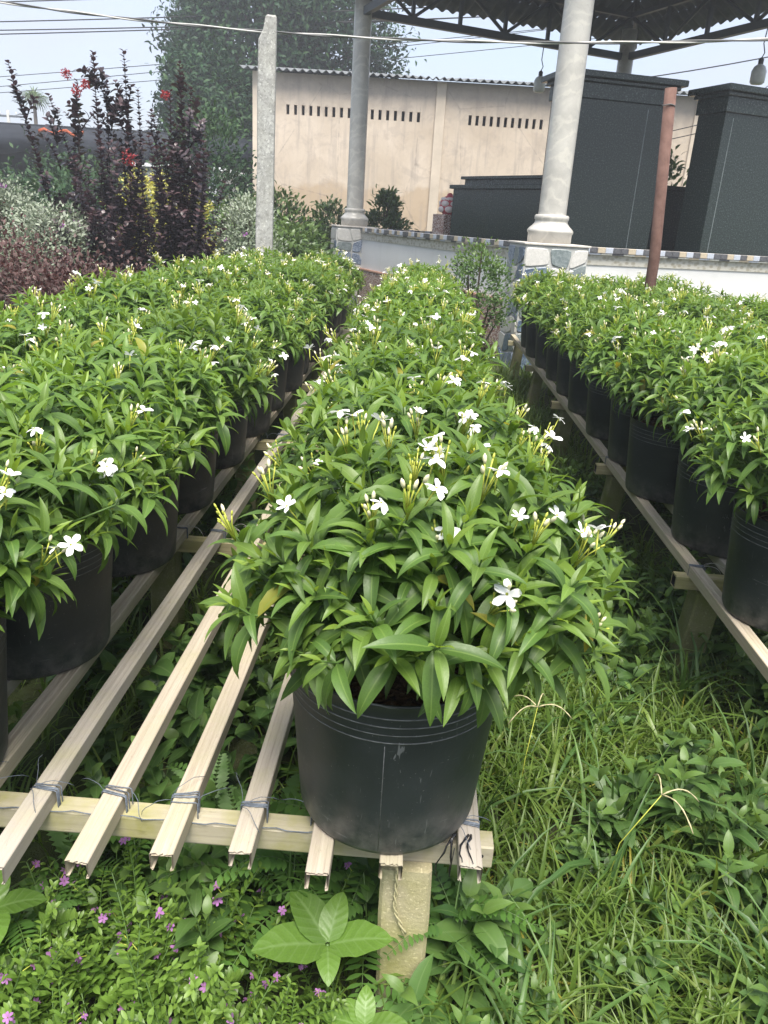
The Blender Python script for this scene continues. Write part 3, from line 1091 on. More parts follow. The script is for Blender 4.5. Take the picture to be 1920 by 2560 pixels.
oo.location = (-11.9, 25.4, 3.36); oo.scale = (0.5, 1, 0.7)
oo.modifiers.new('thickness', 'SOLIDIFY').thickness = 0.01
tag(oo, 'crumpled orange tarp hanging on the shade-net roof edge', 'tarp')
ws = empty('white_shed', (-6.3, 21.0, 0))
MB().box(-0.9, 1.0, 0, 2, 0, 2.45).build('wall', 'white_sheet', ws)
MB().box(-1.1, 1.2, -0.25, 2.2, 2.46, 2.54).build('roof', 'white_sheet', ws)
tag(ws, 'small white sheet-metal shed half hidden left of the plastered building', 'shed')

# far utility pole with crossarm, far palm
up_ = empty('utility_pole', (-30.2, 60, 0))
MB().tube([(0, 0, 0), (0, 0, 7.3)], [0.16, 0.11], 8).build('pole', 'grey_concrete', up_)
MB().box(-1.3, 1.3, -0.06, 0.06, 6.85, 6.98).build('crossarm', 'steel_paint', up_)
for x in (-1.2, -0.6, 0.6, 1.2):
    MB().lathe([(0.02, 6.98), (0.06, 7.0), (0.04, 7.08), (0.06, 7.12), (0.02, 7.2)], 8, c=(x, 0, 0)).build('insulator', 'white_sheet', up_)
tag(up_, 'distant utility pole with crossarm above the shade-net roof', 'utility pole')
# ------------------------------------------------------------------ slatted benches
T = 0.47                                     # top of the slats
BEAM_Y = [1.19, 2.54, 3.88, 5.38, 6.85, 8.35]


def slat_mesh(y0, y1, seed):
    """upside-down C channel with a fluted top, running along Y"""
    r = random.Random(seed)
    prof = [(-0.0235, -0.036), (-0.0235, -0.002), (-0.0215, 0.0), (-0.013, 0.0), (-0.0105, -0.0011), (-0.0045, -0.0011), (-0.002, 0.0), (0.003, 0.0),
            (0.0055, -0.0011), (0.0115, -0.0011), (0.014, 0.0), (0.0215, 0.0), (0.0235, -0.002), (0.0235, -0.036), (0.0175, -0.038), (0.0165, -0.036),
            (0.0208, -0.034), (0.0208, -0.0048), (-0.0208, -0.0048), (-0.0208, -0.034), (-0.0165, -0.036), (-0.0175, -0.038)]
    prof = [(x * 0.9, z) for x, z in prof]
    n = len(prof)
    ny_ = 14
    vs, fs = [], []
    ph = r.uniform(0, 6)
    for j in range(ny_ + 1):
        t = j / ny_
        y = y0 + (y1 - y0) * (t ** 1.4)
        dx = 0.006 * math.sin(ph + t * 5) + r.uniform(-0.001, 0.001)
        dz = -0.0015 * abs(math.sin(ph * 2 + t * 9))
        for (x, z) in prof:
            yj = y + (r.uniform(-0.003, 0.003) if j == 0 else 0)
            vs.append((x + dx, yj, z + dz))
    for j in range(ny_):
        for k in range(n):
            l = (k + 1) % n
            fs.append((j * n + k, j * n + l, j * n + n + l, j * n + n + k))
    return MB().add(vs, fs).mesh('slat', 'slat_wood')


def tie_mesh(seed):
    r = random.Random(seed)
    b = MB()
    for k in range(5):
        y = r.uniform(-0.010, 0.010)
        sk = r.uniform(-0.008, 0.008)
        loop = [(-0.0255, y, -0.088), (-0.0258, y, -0.03), (-0.0255, y, 0.0005), (-0.022, y + sk * 0.3, 0.0020), (0, y + sk * 0.6, 0.0012), (0.022, y + sk, 0.0020), (0.0255, y + sk, 0.0005), (0.0258, y + sk, -0.03), (0.0255, y + sk, -0.088)]
        b.tube(loop, 0.0013, 4)
    b.slot = 1
    for k in range(3):
        a = r.uniform(-0.5, 0.5)
        p = [Vector((r.choice((-0.024, 0.024)), r.uniform(-0.01, 0.01), 0.002))]
        dv = Vector((r.uniform(-1, 1), r.uniform(-0.7, 0.4), 0.35)).normalized()
        for q in range(6):
            p.append(p[-1] + dv * 0.014)
            dv = (dv + Vector((r.uniform(-0.4, 0.4), r.uniform(-0.4, 0.4), -0.32))).normalized()
        b.tube(p, 0.0008, 3)
    return b.mesh('twine_tie', ['twine', 'wire_white' if seed % 2 else 'twine'])


TIES = [tie_mesh(i) for i in range(6)]
END_J = [1.08, 1.07, 1.036, 1.069, 1.049, 1.017, 0.99, 1.03, 1.05, 1.01, 1.06, 1.03, 1.02, 1.05]


def bench(label, slat_x, y_front, bx0, bx1, posts, hole_end, seed):
    o = empty('slatted_bench', ((bx0 + bx1) / 2, BEAM_Y[0], 0))
    inv = tr(-(bx0 + bx1) / 2, -BEAM_Y[0], 0)
    for k, x in enumerate(slat_x):
        s = link(bpy.data.objects.new('slat', slat_mesh(y_front[k % len(y_front)], 8.62 - 0.03 * (k % 3), seed + k)), o)
        s.matrix_basis = inv @ tr(x, 0, T)
    for i, y in enumerate(BEAM_Y):
        if y < y_front[0] - 0.2: continue
        z1 = T - 0.0375
        b = MB()
        r = random.Random(seed * 7 + i)
        # hollow square tube: outer skin with rims, inside painted near black as shade
        rings = []
        for x in [bx0, bx0 + 0.002] + [bx0 + (bx1 - bx0) * q / 10 for q in range(1, 10)] + [bx1 - 0.002, bx1]:
            jz = r.uniform(-0.0012, 0.0012)
            rings.append([(x, -0.0225, -0.050 + jz), (x, 0.0225, -0.050 + jz), (x, 0.0235, -0.047 + jz), (x, 0.0235, -0.003 + jz), (x, 0.020, 0.0), (x, -0.020, 0.0), (x, -0.0235, -0.003 + jz), (x, -0.0235, -0.047 + jz)])
        m = len(rings[0])
        vs = [p for rg in rings for p in rg]
        fs = [(a * m + c, a * m + (c + 1) % m, a * m + m + (c + 1) % m, a * m + m + c) for a in range(len(rings) - 1) for c in range(m)]
        b.add(vs, [f[::-1] for f in fs])
        for xe, sg in ((bx0, 1), (bx1, -1)):
            o1 = [(xe, -0.0215, -0.048), (xe, 0.0215, -0.048), (xe, 0.0215, -0.002), (xe, -0.0215, -0.002)]
            i1 = [(xe, -0.0175, -0.044), (xe, 0.0175, -0.044), (xe, 0.0175, -0.006), (xe, -0.0175, -0.006)]
            d1 = [(xe + sg * 0.05, yy, zz) for _, yy, zz in i1]
            b.slot = 0
            b.add(o1 + i1, [(q, (q + 1) % 4, 4 + (q + 1) % 4, 4 + q) for q in range(4)])
            b.slot = 1
            b.add(i1 + d1, [(q, (q + 1) % 4, 4 + (q + 1) % 4, 4 + q) for q in range(4)] + [(4, 5, 6, 7)])
            b.slot = 0
        bo = b.build('cross_beam', ['beam_wood', 'gap_shade'], o)
        bo.matrix_basis = inv @ tr(0, y, z1)
        if hole_end and i == 0:
            h = MB().lathe([(0.001, 0.0), (0.0042, 0.0), (0.0042, 0.001), (0.001, 0.0012)], 12).build('bolt_hole_disc', 'gap_shade', bo)  # dark disc stands in for the shade in a drilled hole
            h.matrix_basis = tr(bx1 - 0.022, -0.0236, -0.022) @ rotm('X', PI / 2)
        if i < 3:
            for k, x in enumerate(slat_x):
                if i == 0 and x < -1.0: continue
                q = link(bpy.data.objects.new('twine_tie', TIES[(k * 2 + i) % 6]), o)
                q.matrix_basis = inv @ tr(x, y + 0.004 * ((k % 3) - 1), T) @ rotm('Z', 0.15 * ((k % 5) - 2) / 2)
        for (px, lean) in posts:
            r2 = random.Random(seed + i * 13 + int(px * 100))
            hw = 0.045 + r2.uniform(0, 0.005)
            zt = z1 - 0.0505
            lx = lean + (r2.uniform(-0.01, 0.02) if i else 0)
            pts = [(-0.06, 0.0), (0.12, r2.uniform(-.003, .003)), (0.26, r2.uniform(-.003, .003)), (zt, 0.0)]
            vs, fs = [], []
            for (zz, jx) in pts:
                k = 0.007
                w_ = hw + jx
                cx = lx * (zt - zz)
                vs += [(cx - w_ + k, -hw, zz), (cx + w_ - k, -hw, zz), (cx + w_, -hw + k, zz), (cx + w_, hw - k, zz), (cx + w_ - k, hw, zz), (cx - w_ + k, hw, zz), (cx - w_, hw - k, zz), (cx - w_, -hw + k, zz)]
            for a in range(3):
                for c in range(8):
                    d = (c + 1) % 8
                    fs.append((a * 8 + c, a * 8 + d, a * 8 + 8 + d, a * 8 + 8 + c))
            fs.append(tuple(range(24, 32)))
            pm = MB().add(vs, fs).build('support_post', 'mossy_concrete' if (i == 0 and hole_end) else 'dark_mossy_concrete', o)
            pm.matrix_basis = inv @ tr(px, y, 0)
    tag(o, label, 'bench')
    return o, inv


bl, inv_l = bench('slatted bench with bare pale slats and rows of potted shrubs', [0.165 - 0.1375 * k for k in range(14)], END_J, -1.72, 0.222,
                  [(0.057, 0.02), (-0.86, 0.0), (-1.62, 0.0)], True, 100)
br, inv_r = bench('slatted bench carrying three rows of potted shrubs across the grassy path', [1.055 + 0.1375 * k for k in range(12)], [1.35, 1.38, 1.36], 0.985, 2.66,
                  [(1.11, -0.10), (2.45, 0.0)], False, 300)
# string running along the front beam, raffia on the post
st = MB().tube([(-1.2 + 0.02 * i, 1.166 - 0.002 * (i % 2), T - 0.034 + 0.003 * math.sin(i * 1.3)) for i in range(64)], 0.0011, 4).build('twine_line', 'twine', bl)
st.matrix_basis = inv_l
rp = MB()
for ph in (0, PI):
    rp.tube([(0.040 + 0.003 * math.cos(i * 1.2 + ph) + (0.0 if i < 12 else (i - 12) * 0.0035), 1.137 - 0.004 + 0.002 * math.sin(i * 1.2 + ph), 0.40 - 0.009 * i) for i in range(20)], 0.0021, 5)
ro_ = rp.build('raffia_string', 'raffia', bl)
ro_.matrix_basis = inv_l
bf = MB()
for k in range(4):
    r = random.Random(k)
    p = [Vector((0.165 + r.uniform(-0.03, 0.01), 1.155, T + 0.001))]
    dv = Vector((-0.5 + r.uniform(-0.3, 0.5), -0.35, -0.3))
    for q in range(7):
        p.append(p[-1] + dv.normalized() * 0.014)
        dv = dv.normalized() + Vector((r.uniform(-0.5, 0.5), r.uniform(-0.2, 0.2), -0.5 if p[-1].x < 0.14 else -0.05))
        if p[-1].x > 0.14: p[-1].z = max(p[-1].z, T + 0.0015)
    bf.tube(p, [0.0022 * (1 - 0.1 * q) * (1 + 0.5 * (q % 2)) for q in range(8)], 5)
fo = bf.build('black_film_tie', 'black_film', bl)
fo.matrix_basis = inv_l
dd = MB()
for k in range(7):
    r = random.Random(k + 40)
    M = tr(r.uniform(-0.012, 0.012), r.uniform(-0.016, 0.016), 0.004 + 0.004 * (k % 3)) @ rotm('Z', r.uniform(0, 6)) @ rotm('X', r.uniform(-.5, .5))
    dd.bbox(-0.011, 0.011, -0.007, 0.007, -0.004, 0.004, 0.002, M)
do = dd.build('soil_clod', 'bark_soil')
do.location = (-0.115, 1.42, T + 0.003)
tag(do, 'small dark clod of soil lying on a bare slat', 'soil clod')

# ------------------------------------------------------------------ potted white-flowered shrubs
POT_H, POT_RT, POT_RB = 0.34, 0.206, 0.176


def pot_mesh():
    rz = lambda z: POT_RB + (POT_RT - POT_RB) * (z / POT_H)
    prof, slots = [(0.001, 0.004), (POT_RB - 0.03, 0.003), (POT_RB - 0.012, 0.0), (POT_RB - 0.003, 0.004), (rz(0.012), 0.014)], []
    slots = [0, 0, 0, 0]
    def pt(r, z, s):
        prof.append((r, z)); slots.append(s)
    for z in (0.06, 0.14, 0.22): pt(rz(z), z, 0)
    for z in (0.262, 0.278, 0.294, 0.311):
        pt(rz(z), z - 0.0030, 0); pt(rz(z), z - 0.0010, 0); pt(rz(z) + 0.0006, z - 0.0006, 1); pt(rz(z) + 0.0006, z + 0.0006, 1); pt(rz(z), z + 0.0010, 1); pt(rz(z), z + 0.0030, 0)
    pt(rz(0.334), 0.334, 0); pt(POT_RT + 0.002, 0.337, 0); pt(POT_RT + 0.001, POT_H, 0); pt(POT_RT - 0.003, POT_H - 0.001, 0); pt(POT_RT - 0.004, 0.30, 0); pt(POT_RT - 0.006, 0.27, 0)
    return MB().lathe(prof, 72, slots=slots).mesh('pot', ['pot_plastic', 'pot_scuff'])


def soil_mesh():
    b = MB()
    r = random.Random(3)
    vs, fs = [(0, 0, 0.012)], []
    rings, n = 8, 40
    for i in range(1, rings + 1):
        for k in range(n):
            a = 2 * PI * k / n
            rr = (POT_RT - 0.0055) * i / rings
            vs.append((rr * math.cos(a), rr * math.sin(a), r.uniform(-0.006, 0.006) + (0.008 * (1 - i / rings))))
    for k in range(n): fs.append((0, 1 + k, 1 + (k + 1) % n))
    for i in range(rings - 1):
        for k in range(n):
            a, c = 1 + i * n + k, 1 + i * n + (k + 1) % n
            fs.append((a, a + n, c + n, c))
    b.add(vs, fs, False)
    b.slot = 1
    for k in range(150):
        rr, a = (POT_RT - 0.02) * math.sqrt(r.random()), r.uniform(0, 6.28)
        M = tr(rr * math.cos(a), rr * math.sin(a), 0.006) @ rotm('Z', r.uniform(0, 6)) @ rotm('Y', r.uniform(-.6, .6)) @ rotm('X', r.uniform(-.6, .6))
        b.box(-r.uniform(.005, .014), r.uniform(.005, .014), -0.004, 0.004, -0.0012, 0.0012, M)
    return b.mesh('soil', ['bark_soil', 'bark_chip'])


POT_M, SOIL_M = pot_mesh(), soil_mesh()
SEAM_M = MB().tube([(POT_RB + 0.0005, 0, 0.015), (POT_RB + 0.015, 0, 0.17), (POT_RB + 0.0225, 0, 0.255)], 0.0011, 4).mesh('mould_seam', 'pot_scuff')

def JT(nl, half):
    L = []
    for (wd, bd, a0) in ((0.27, 0.35, 0.10), (0.26, 0.75, 0.15), (0.25, 1.10, 0.22), (0.28, 1.45, 0.25), (0.26, 0.9, 0.05), (0.24, 1.75, 0.30)):
        L.append(leaf_tpl(nl, half, wd * 1.0, bd, a0, 0.30, 'lance', 0.05))
    return L


JH, JF = JT(9, 2), JT(6, 1)


def petal_flower(name='flower', n=5, R=0.022, mat='petal_white', stalk=0.05, seed=0, open_=0.15):
    r = random.Random(seed)
    b = MB()
    for k in range(n):
        a = 2 * PI * k / n + r.uniform(-0.12, 0.12)
        nl = 5
        vs, fs = [], []
        droop = r.uniform(-0.35, 0.30) + open_
        for i in range(nl + 1):
            t = i / nl
            w = (0.18 + 0.82 * math.sin(PI * min(1, t * 0.62 + 0.12)) ** 1.2) * (1 if t < 0.8 else (1 - ((t - 0.8) / 0.2) ** 2 * 0.75)) * R * 0.27
            rad = R * (0.06 + 0.94 * t)
            zz = R * (droop * t - 0.25 * t * t) + 0.002
            sw = 0.14 * R * math.sin(t * 2.2)            # pinwheel sweep
            for s in (-1, 0, 1):
                x, y = rad, s * w + sw
                zf = zz + (0.10 * w * abs(s)) + 0.06 * R * s
                vs.append((x * math.cos(a) - y * math.sin(a), x * math.sin(a) + y * math.cos(a), zf))
        for i in range(nl):
            for s in range(2):
                q = i * 3 + s
                fs.append((q, q + 3, q + 4, q + 1))
        b.add(vs, fs, True)
    b.slot = 1
    b.lathe([(0.001, 0.0040), (R * 0.10, 0.0035), (R * 0.09, 0.0), (R * 0.075, -0.015)], 6)
    b.tube([(0, 0, -0.013), (0.002, 0.001, -0.013 - stalk * 0.5), (0, 0, -0.013 - stalk)], [R * 0.075, R * 0.06, R * 0.05], 5)
    return b.mesh(name, [mat, 'bud_yellow'])


FLOWERS = [petal_flower(R=R, seed=s, open_=o, stalk=st_) for R, s, o, st_ in ((0.0225, 1, 0.18, 0.03), (0.021, 2, 0.30, 0.03), (0.0235, 3, 0.08, 0.028), (0.018, 4, 0.75, 0.03), (0.020, 5, 0.45, 0.03), (0.019, 6, -0.35, 0.03))]


def bud_mesh(seed, n=7):
    r = random.Random(seed)
    b = MB()
    for k in range(n):
        a = 2 * PI * k / n + r.uniform(-.3, .3)
        l = r.uniform(0.020, 0.048)
        sp = r.uniform(0.10, 0.55)
        d = Vector((math.cos(a) * sp, math.sin(a) * sp, 1)).normalized()
        p1 = d * l + Vector((0, 0, 0.004))
        b.slot = 0
        b.tube([(0, 0, -0.02), d * l * 0.5, p1], [0.0012, 0.0010, 0.0014], 4)
        big = r.random() < 0.4
        b.slot = 1 if big else 0
        s = 0.0042 if big else 0.0026
        b.tube([p1 - d * 0.001, p1 + d * s * 0.8, p1 + d * s * 2.2, p1 + d * s * 3.2], [s * 0.45, s * 0.75, s * 0.7, s * 0.08], 6)
    return b.mesh('bud_cluster', ['bud_yellow', 'bud_cream'])


BUDS = [bud_mesh(i, 5 + i % 4) for i in range(5)]


def gen_shrub(seed, R=0.285, H=0.36, n_sh=150, flowers=11, buds=10, leafscale=1.0, off=(0.0, 0.0)):
    """shoots over a dome; local origin at the pot's foot, z up"""
    r = np.random.default_rng(seed)
    lv, fl, bd_, st_ = [], [], [], []
    z0 = POT_H
    cen = np.array([0, 0, z0 + 0.105])
    lob = r.uniform(0, 6.28, 3)
    shoots = []
    ga = PI * (3 - math.sqrt(5))
    for i in range(n_sh):
        f = (i + 0.5) / n_sh
        el = math.asin(1 - f * 1.30) if f * 1.30 < 1.9999 else -1.2
        az = i * ga + r.normal(0, 0.16)
        rho = 1 + 0.07 * math.sin(2 * az + lob[0]) + 0.05 * math.sin(3 * az + lob[1] + el * 3) + r.normal(0, 0.055) + (0.16 if r.random() < 0.10 else 0.0)
        ce = max(0.0, math.cos(el)) ** 0.80
        se = math.sin(el)
        rr = R * ce * rho * (1 - 0.50 * min(1.0, max(0.0, (0.10 - el) / 0.42)))
        zz = cen[2] + (H - 0.105) * (abs(se) ** 1.05 * (1 if se > 0 else -0.42)) * (1 + 0.5 * (rho - 1)) + r.normal(0, 0.010)
        kz = max(0.0, min(1.0, (zz - z0) / 0.15))
        p = np.array([rr * math.cos(az) + off[0] * kz, rr * math.sin(az) + off[1] * kz, zz])
        out = np.array([math.cos(az), math.sin(az), 0]) * math.cos(el)
        tilt = 0.95 if el > 0.5 else 0.62
        ax = unit(out * (0.75 if el > 0.2 else 0.95) + Z * tilt + r.normal(0, 0.16, 3))
        shoots.append((p, ax, el, 1.0))
    for i in range(16):                                   # small shoots inside the rim
        az = i * 2.4 + r.normal(0, 0.2); rr = r.uniform(0.125, 0.185)
        p = np.array([rr * math.cos(az), rr * math.sin(az), z0 + r.uniform(0.035, 0.09)])
        shoots.append((p, unit(np.array([math.cos(az), math.sin(az), 0]) * 0.8 + Z * 0.8 + r.normal(0, 0.2, 3)), -0.2, 1.0))
    for i in range(46):                                   # a second, inner layer
        az, el = r.uniform(0, 6.28), r.uniform(-0.2, 1.4)
        k = r.uniform(0.55, 0.85)
        p = cen + np.array([R * math.cos(el) * math.cos(az), R * math.cos(el) * math.sin(az), (H - 0.105) * math.sin(el)]) * k
        ax = unit(np.array([math.cos(az), math.sin(az), 0]) * math.cos(el) + Z * 0.8 + r.normal(0, 0.2, 3))
        shoots.append((p, ax, el, 0.0))
    order = r.permutation(n_sh)
    top = [i for i in order if shoots[i][2] > 0.05]
    fset = set(top[:flowers])
    bset = set(top[flowers // 2:flowers // 2 + buds])
    for i, (p, ax, el, outer) in enumerate(shoots):
        e1 = unit(np.cross(ax, np.array([0.2, 0.1, 1.0]) if abs(ax[2]) < 0.95 else np.array([1, 0, 0.0])))
        e2 = np.cross(ax, e1)
        ph = r.uniform(0, 6.28)
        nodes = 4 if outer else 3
        big = r.uniform(0.85, 1.15) * leafscale * (0.74 if el < -0.05 else 1.0)
        for k in range(nodes):
            for s in (0, 1):
                if k == nodes - 1 and r.random() < 0.25: continue
                a = ph + k * PI / 2 + s * PI + r.normal(0, 0.15)
                rad = e1 * math.cos(a) + e2 * math.sin(a)
                th = (0.45, 0.95, 1.28, 1.50)[k] + r.normal(0, 0.13)
                d = ax * math.cos(th) + rad * math.sin(th)
                ln = (0.042, 0.076, 0.096, 0.102)[k] * big * r.uniform(0.85, 1.15)
                wd = ln * r.uniform(0.80, 1.05) * (0.9 if k == 0 else 1.0)
                tp = (0, [1, 4, 2][r.integers(3)], [2, 3, 1, 5][r.integers(4)], [3, 2, 5, 2][r.integers(4)])[k]
                if el < -0.05: tp = [0, 4, 1][r.integers(3)]
                pos = p - ax * (0.004 + k * 0.013) + rad * 0.002
                nrm = unit(ax * 0.6 + Z * 0.7 + r.normal(0, 0.12, 3))
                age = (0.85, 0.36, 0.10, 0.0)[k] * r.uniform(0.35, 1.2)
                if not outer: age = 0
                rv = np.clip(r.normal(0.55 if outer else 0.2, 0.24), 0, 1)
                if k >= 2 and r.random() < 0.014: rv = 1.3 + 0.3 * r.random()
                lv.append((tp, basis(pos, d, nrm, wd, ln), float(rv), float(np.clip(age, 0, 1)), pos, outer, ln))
        st_.append((p, ax, r.uniform(0.3, 0.6)))
        if i in fset:
            nf = 1 + (r.random() < 0.28)
            for q in range(nf):
                up_ = unit(ax * 0.5 + Z * 0.9 + r.normal(0, 0.38, 3))
                fp = p + ax * r.uniform(0.045, 0.075) + r.normal(0, 0.014, 3)
                fl.append((int(r.integers(len(FLOWERS))), fp, up_, r.uniform(0, 6.28), r.uniform(0.78, 1.0)))
        if i in bset or i in fset:
            bd_.append((int(r.integers(len(BUDS))), p + ax * 0.012, unit(ax + Z * 0.7), r.uniform(0, 6.28), r.uniform(0.8, 1.15)))
    return lv, fl, bd_, st_


def stem_mesh(st_, name='stem'):
    b = MB()
    r = random.Random(1)
    for i, (p, ax, k) in enumerate(st_):
        base = Vector((p[0] * 0.12, p[1] * 0.12, POT_H - 0.04))
        mid = Vector((p[0] * 0.45, p[1] * 0.45, POT_H - 0.04 + (p[2] - POT_H + 0.04) * 0.5 + 0.02))
        tip = Vector(p)
        b.tube([base, mid, tip - Vector(ax) * 0.03, tip], [0.0042, 0.003, 0.0022, 0.0015], 4, cap=False)
    return b.mesh(name, 'green_stem')


def qmat(pos, up_, spin, s):
    zc = Vector(up_).normalized()
    xc = zc.orthogonal().normalized()
    yc = zc.cross(xc)
    M = Matrix(((xc.x, yc.x, zc.x, 0), (xc.y, yc.y, zc.y, 0), (xc.z, yc.z, zc.z, 0), (0, 0, 0, 1)))
    return Matrix.Translation(Vector(pos)) @ M @ Matrix.Rotation(spin, 4, 'Z') @ Matrix.Scale(s, 4)


def one_leaf(tp, rv, ag):
    return leaf_mesh('leaf', [tp], [0], [np.hstack([np.eye(3), np.zeros((3, 1))])], [rv], [ag], 'jasmine_leaf')


LEAF_M = {(k, a, q): one_leaf(JH[k], (0.3, 0.55, 0.85, 1.4)[q], (0.0, 0.28, 0.75)[a]) for k in range(6) for a in range(3) for q in range(4)}


def pot_parts(o, spin, seam=False):
    p = link(bpy.data.objects.new('pot', POT_M), o)
    p.rotation_euler = (0, 0, spin)
    q_ = 0.022 * math.sin(spin * 7.3)
    p.scale = (1 + q_, 1 - q_, 1 + 0.02 * math.sin(spin * 3.1))
    s = link(bpy.data.objects.new('soil', SOIL_M), o)
    s.location = (0, 0, 0.292); s.rotation_euler = (0, 0, spin)
    if seam:
        q = link(bpy.data.objects.new('mould_seam', SEAM_M), p)
    return p


def add_blooms(o, fl, bd_):
    for (k, fp, up_, sp, s) in fl:
        f = link(bpy.data.objects.new('flower', FLOWERS[k]), o)
        f.matrix_basis = qmat(fp, up_, sp, s)
    for (k, fp, up_, sp, s) in bd_:
        f = link(bpy.data.objects.new('bud_cluster', BUDS[k]), o)
        f.matrix_basis = qmat(fp, up_, sp, s)


ORD = ['first', 'second', 'third', 'fourth', 'fifth', 'sixth', 'seventh', 'eighth', 'ninth', 'tenth', 'eleventh', 'twelfth', 'thirteenth', 'fourteenth', 'fifteenth', 'sixteenth']
VARIANTS = []
for vseed in range(7):
    lv, fl, bd_, st_ = gen_shrub(500 + vseed, R=0.315, n_sh=150, flowers=14, buds=9)
    fm = leaf_mesh('foliage', JF, [l[0] for l in lv], [l[1] for l in lv], [l[2] for l in lv], [l[3] for l in lv], 'jasmine_leaf')
    VARIANTS.append((fm, stem_mesh(st_), fl, bd_))


def shrub(x, y, label, group, hero=0, seed=0, sc_=1.0, spin=0.0, z=T, **kw):
    o = empty('potted_shrub', (x, y, z))
    pot_parts(o, spin, seam=bool(hero))
    if hero:
        lv, fl, bd_, st_ = gen_shrub(seed, **kw)
        to_cam = unit(np.array([-x, -y, CAM_H - z - 0.55]))
        score = [((l[4] - np.array([0, 0, 0.5])) @ to_cam) + 0.12 * l[5] for l in lv]
        o_ = np.argsort(score)[::-1]
        pick = set(int(i) for i in o_[:hero])
        for i in pick:
            tp, M, rv, ag, pos, outer, ln = lv[i]
            a = 0 if ag < 0.14 else (1 if ag < 0.5 else 2)
            q = 0 if rv < 0.42 else (1 if rv < 0.7 else (2 if rv < 1.1 else 3))
            f = link(bpy.data.objects.new('leaf', LEAF_M[(tp, a, q)]), o)
            f.matrix_basis = Matrix([list(M[0]), list(M[1]), list(M[2]), [0, 0, 0, 1]])
        rest = [l for i, l in enumerate(lv) if i not in pick]
        fm = leaf_mesh('foliage', JF, [l[0] for l in rest], [l[1] for l in rest], [l[2] for l in rest], [l[3] for l in rest], 'jasmine_leaf')
        f = link(bpy.data.objects.new('foliage', fm), o); f['kind'] = 'stuff'
        link(bpy.data.objects.new('stem', stem_mesh(st_)), o)
        add_blooms(o, fl, bd_)
    else:
        fm, sm, fl, bd_ = VARIANTS[seed % len(VARIANTS)]
        R_ = Matrix.Rotation(spin, 4, 'Z') @ Matrix.Diagonal((sc_, sc_, 1 + (sc_ - 1) * 0.6, 1))
        f = link(bpy.data.objects.new('foliage', fm), o); f['kind'] = 'stuff'; f.matrix_basis = R_
        s = link(bpy.data.objects.new('stem', sm), o); s.matrix_basis = R_
        rr = random.Random(int(x * 1000) + int(y * 77))
        for (k, fp, up_, sp, s2) in fl:
            if rr.random() < 0.25: continue
            q = link(bpy.data.objects.new('flower', FLOWERS[k]), o)
            q.matrix_basis = R_ @ qmat(fp, up_, sp, s2)
        for (k, fp, up_, sp, s2) in bd_:
            q = link(bpy.data.objects.new('bud_cluster', BUDS[k]), o)
            q.matrix_basis = R_ @ qmat(fp, up_, sp, s2)
    tag(o, label, 'potted shrub', group)
    return o


G = 'white-flowered shrubs in black pots on the benches'
jr = random.Random(21)
# single row on the bench edge
ys = [1.262, 1.85, 2.40, 2.95, 3.50, 4.06, 4.62, 5.18, 5.74, 6.30, 6.86, 7.42, 7.98]
for i, y in enumerate(ys):
    lab = 'white-flowered shrub in scuffed black pot, first above the slat ends, beside bare slats' if i == 0 else f'white-flowered shrub in black pot, {ORD[i]} from slat ends in row beside grassy path'
    shrub(0.008 + (jr.uniform(-0.02, 0.02) if i else 0), y, lab, G, hero=(300, 280, 220, 160)[i] if i < 4 else 0, seed=11 + i, spin=-1.62 if i == 0 else jr.uniform(0, 6), sc_=jr.uniform(0.92, 1.07),
          **(dict(R=0.305, H=0.37, n_sh=235, flowers=15, buds=12, off=(0.05, 0.0), leafscale=0.98) if i == 0 else (dict(R=0.31, n_sh=190, flowers=15, buds=9, off=(-0.01, 0.0), leafscale=0.98) if i < 4 else {})))
front = [o for o in COL.objects if o.name.startswith('potted_shrub') and abs(o.location.y - 1.262) < 0.001][0]
add_blooms(front, [(0, (0.061, -0.195, 0.652), (-0.1, -0.5, 0.8), 0.4, 0.95), (2, (0.150, -0.255, 0.585), (0.15, -0.85, 0.5), 1.0, 1.0), (1, (0.240, -0.09, 0.650), (0.3, -0.4, 0.8), 2.0, 0.95), (4, (-0.194, -0.11, 0.640), (-0.4, -0.4, 0.8), 0.2, 0.9)],
           [(1, (0.135, -0.235, 0.545), (0.2, -0.6, 0.8), 0.5, 1.0), (3, (0.050, -0.185, 0.615), (-0.2, -0.3, 1.0), 1.5, 0.9)])
# row on the other side of the bare slats
ysl = [1.22, 1.70, 2.27, 2.80, 3.36, 3.92, 4.48, 5.04, 5.60, 6.16, 6.72, 7.28, 7.84, 8.35]
for i, y in enumerate(ysl):
    shrub(-0.93 + jr.uniform(-0.02, 0.02), y, f'white-flowered shrub in black pot, {ORD[i]} from slat ends in row across bare slats', G, hero=(260, 260, 240, 180)[i] if i < 4 else 0, seed=41 + i,
          spin=jr.uniform(0, 6), sc_=jr.uniform(0.93, 1.09), **(dict(R=0.33, n_sh=195, flowers=10, buds=7, off=(0.035, 0.0), leafscale=0.98) if i < 4 else {}))
ysl2 = [2.2, 2.75, 3.3, 3.95, 4.5, 5.05, 5.6, 6.15, 6.7, 7.25, 7.8]
for i, y in enumerate(ysl2):
    shrub(-1.50 + jr.uniform(-0.03, 0.03), y, f'white-flowered shrub in black pot, {ORD[i]} from slat ends in row beside brown-leaved hedge', G, seed=i + 3, spin=jr.uniform(0, 6),
          sc_=jr.uniform(0.88, 0.98) if i < 3 else jr.uniform(1.0, 1.08))
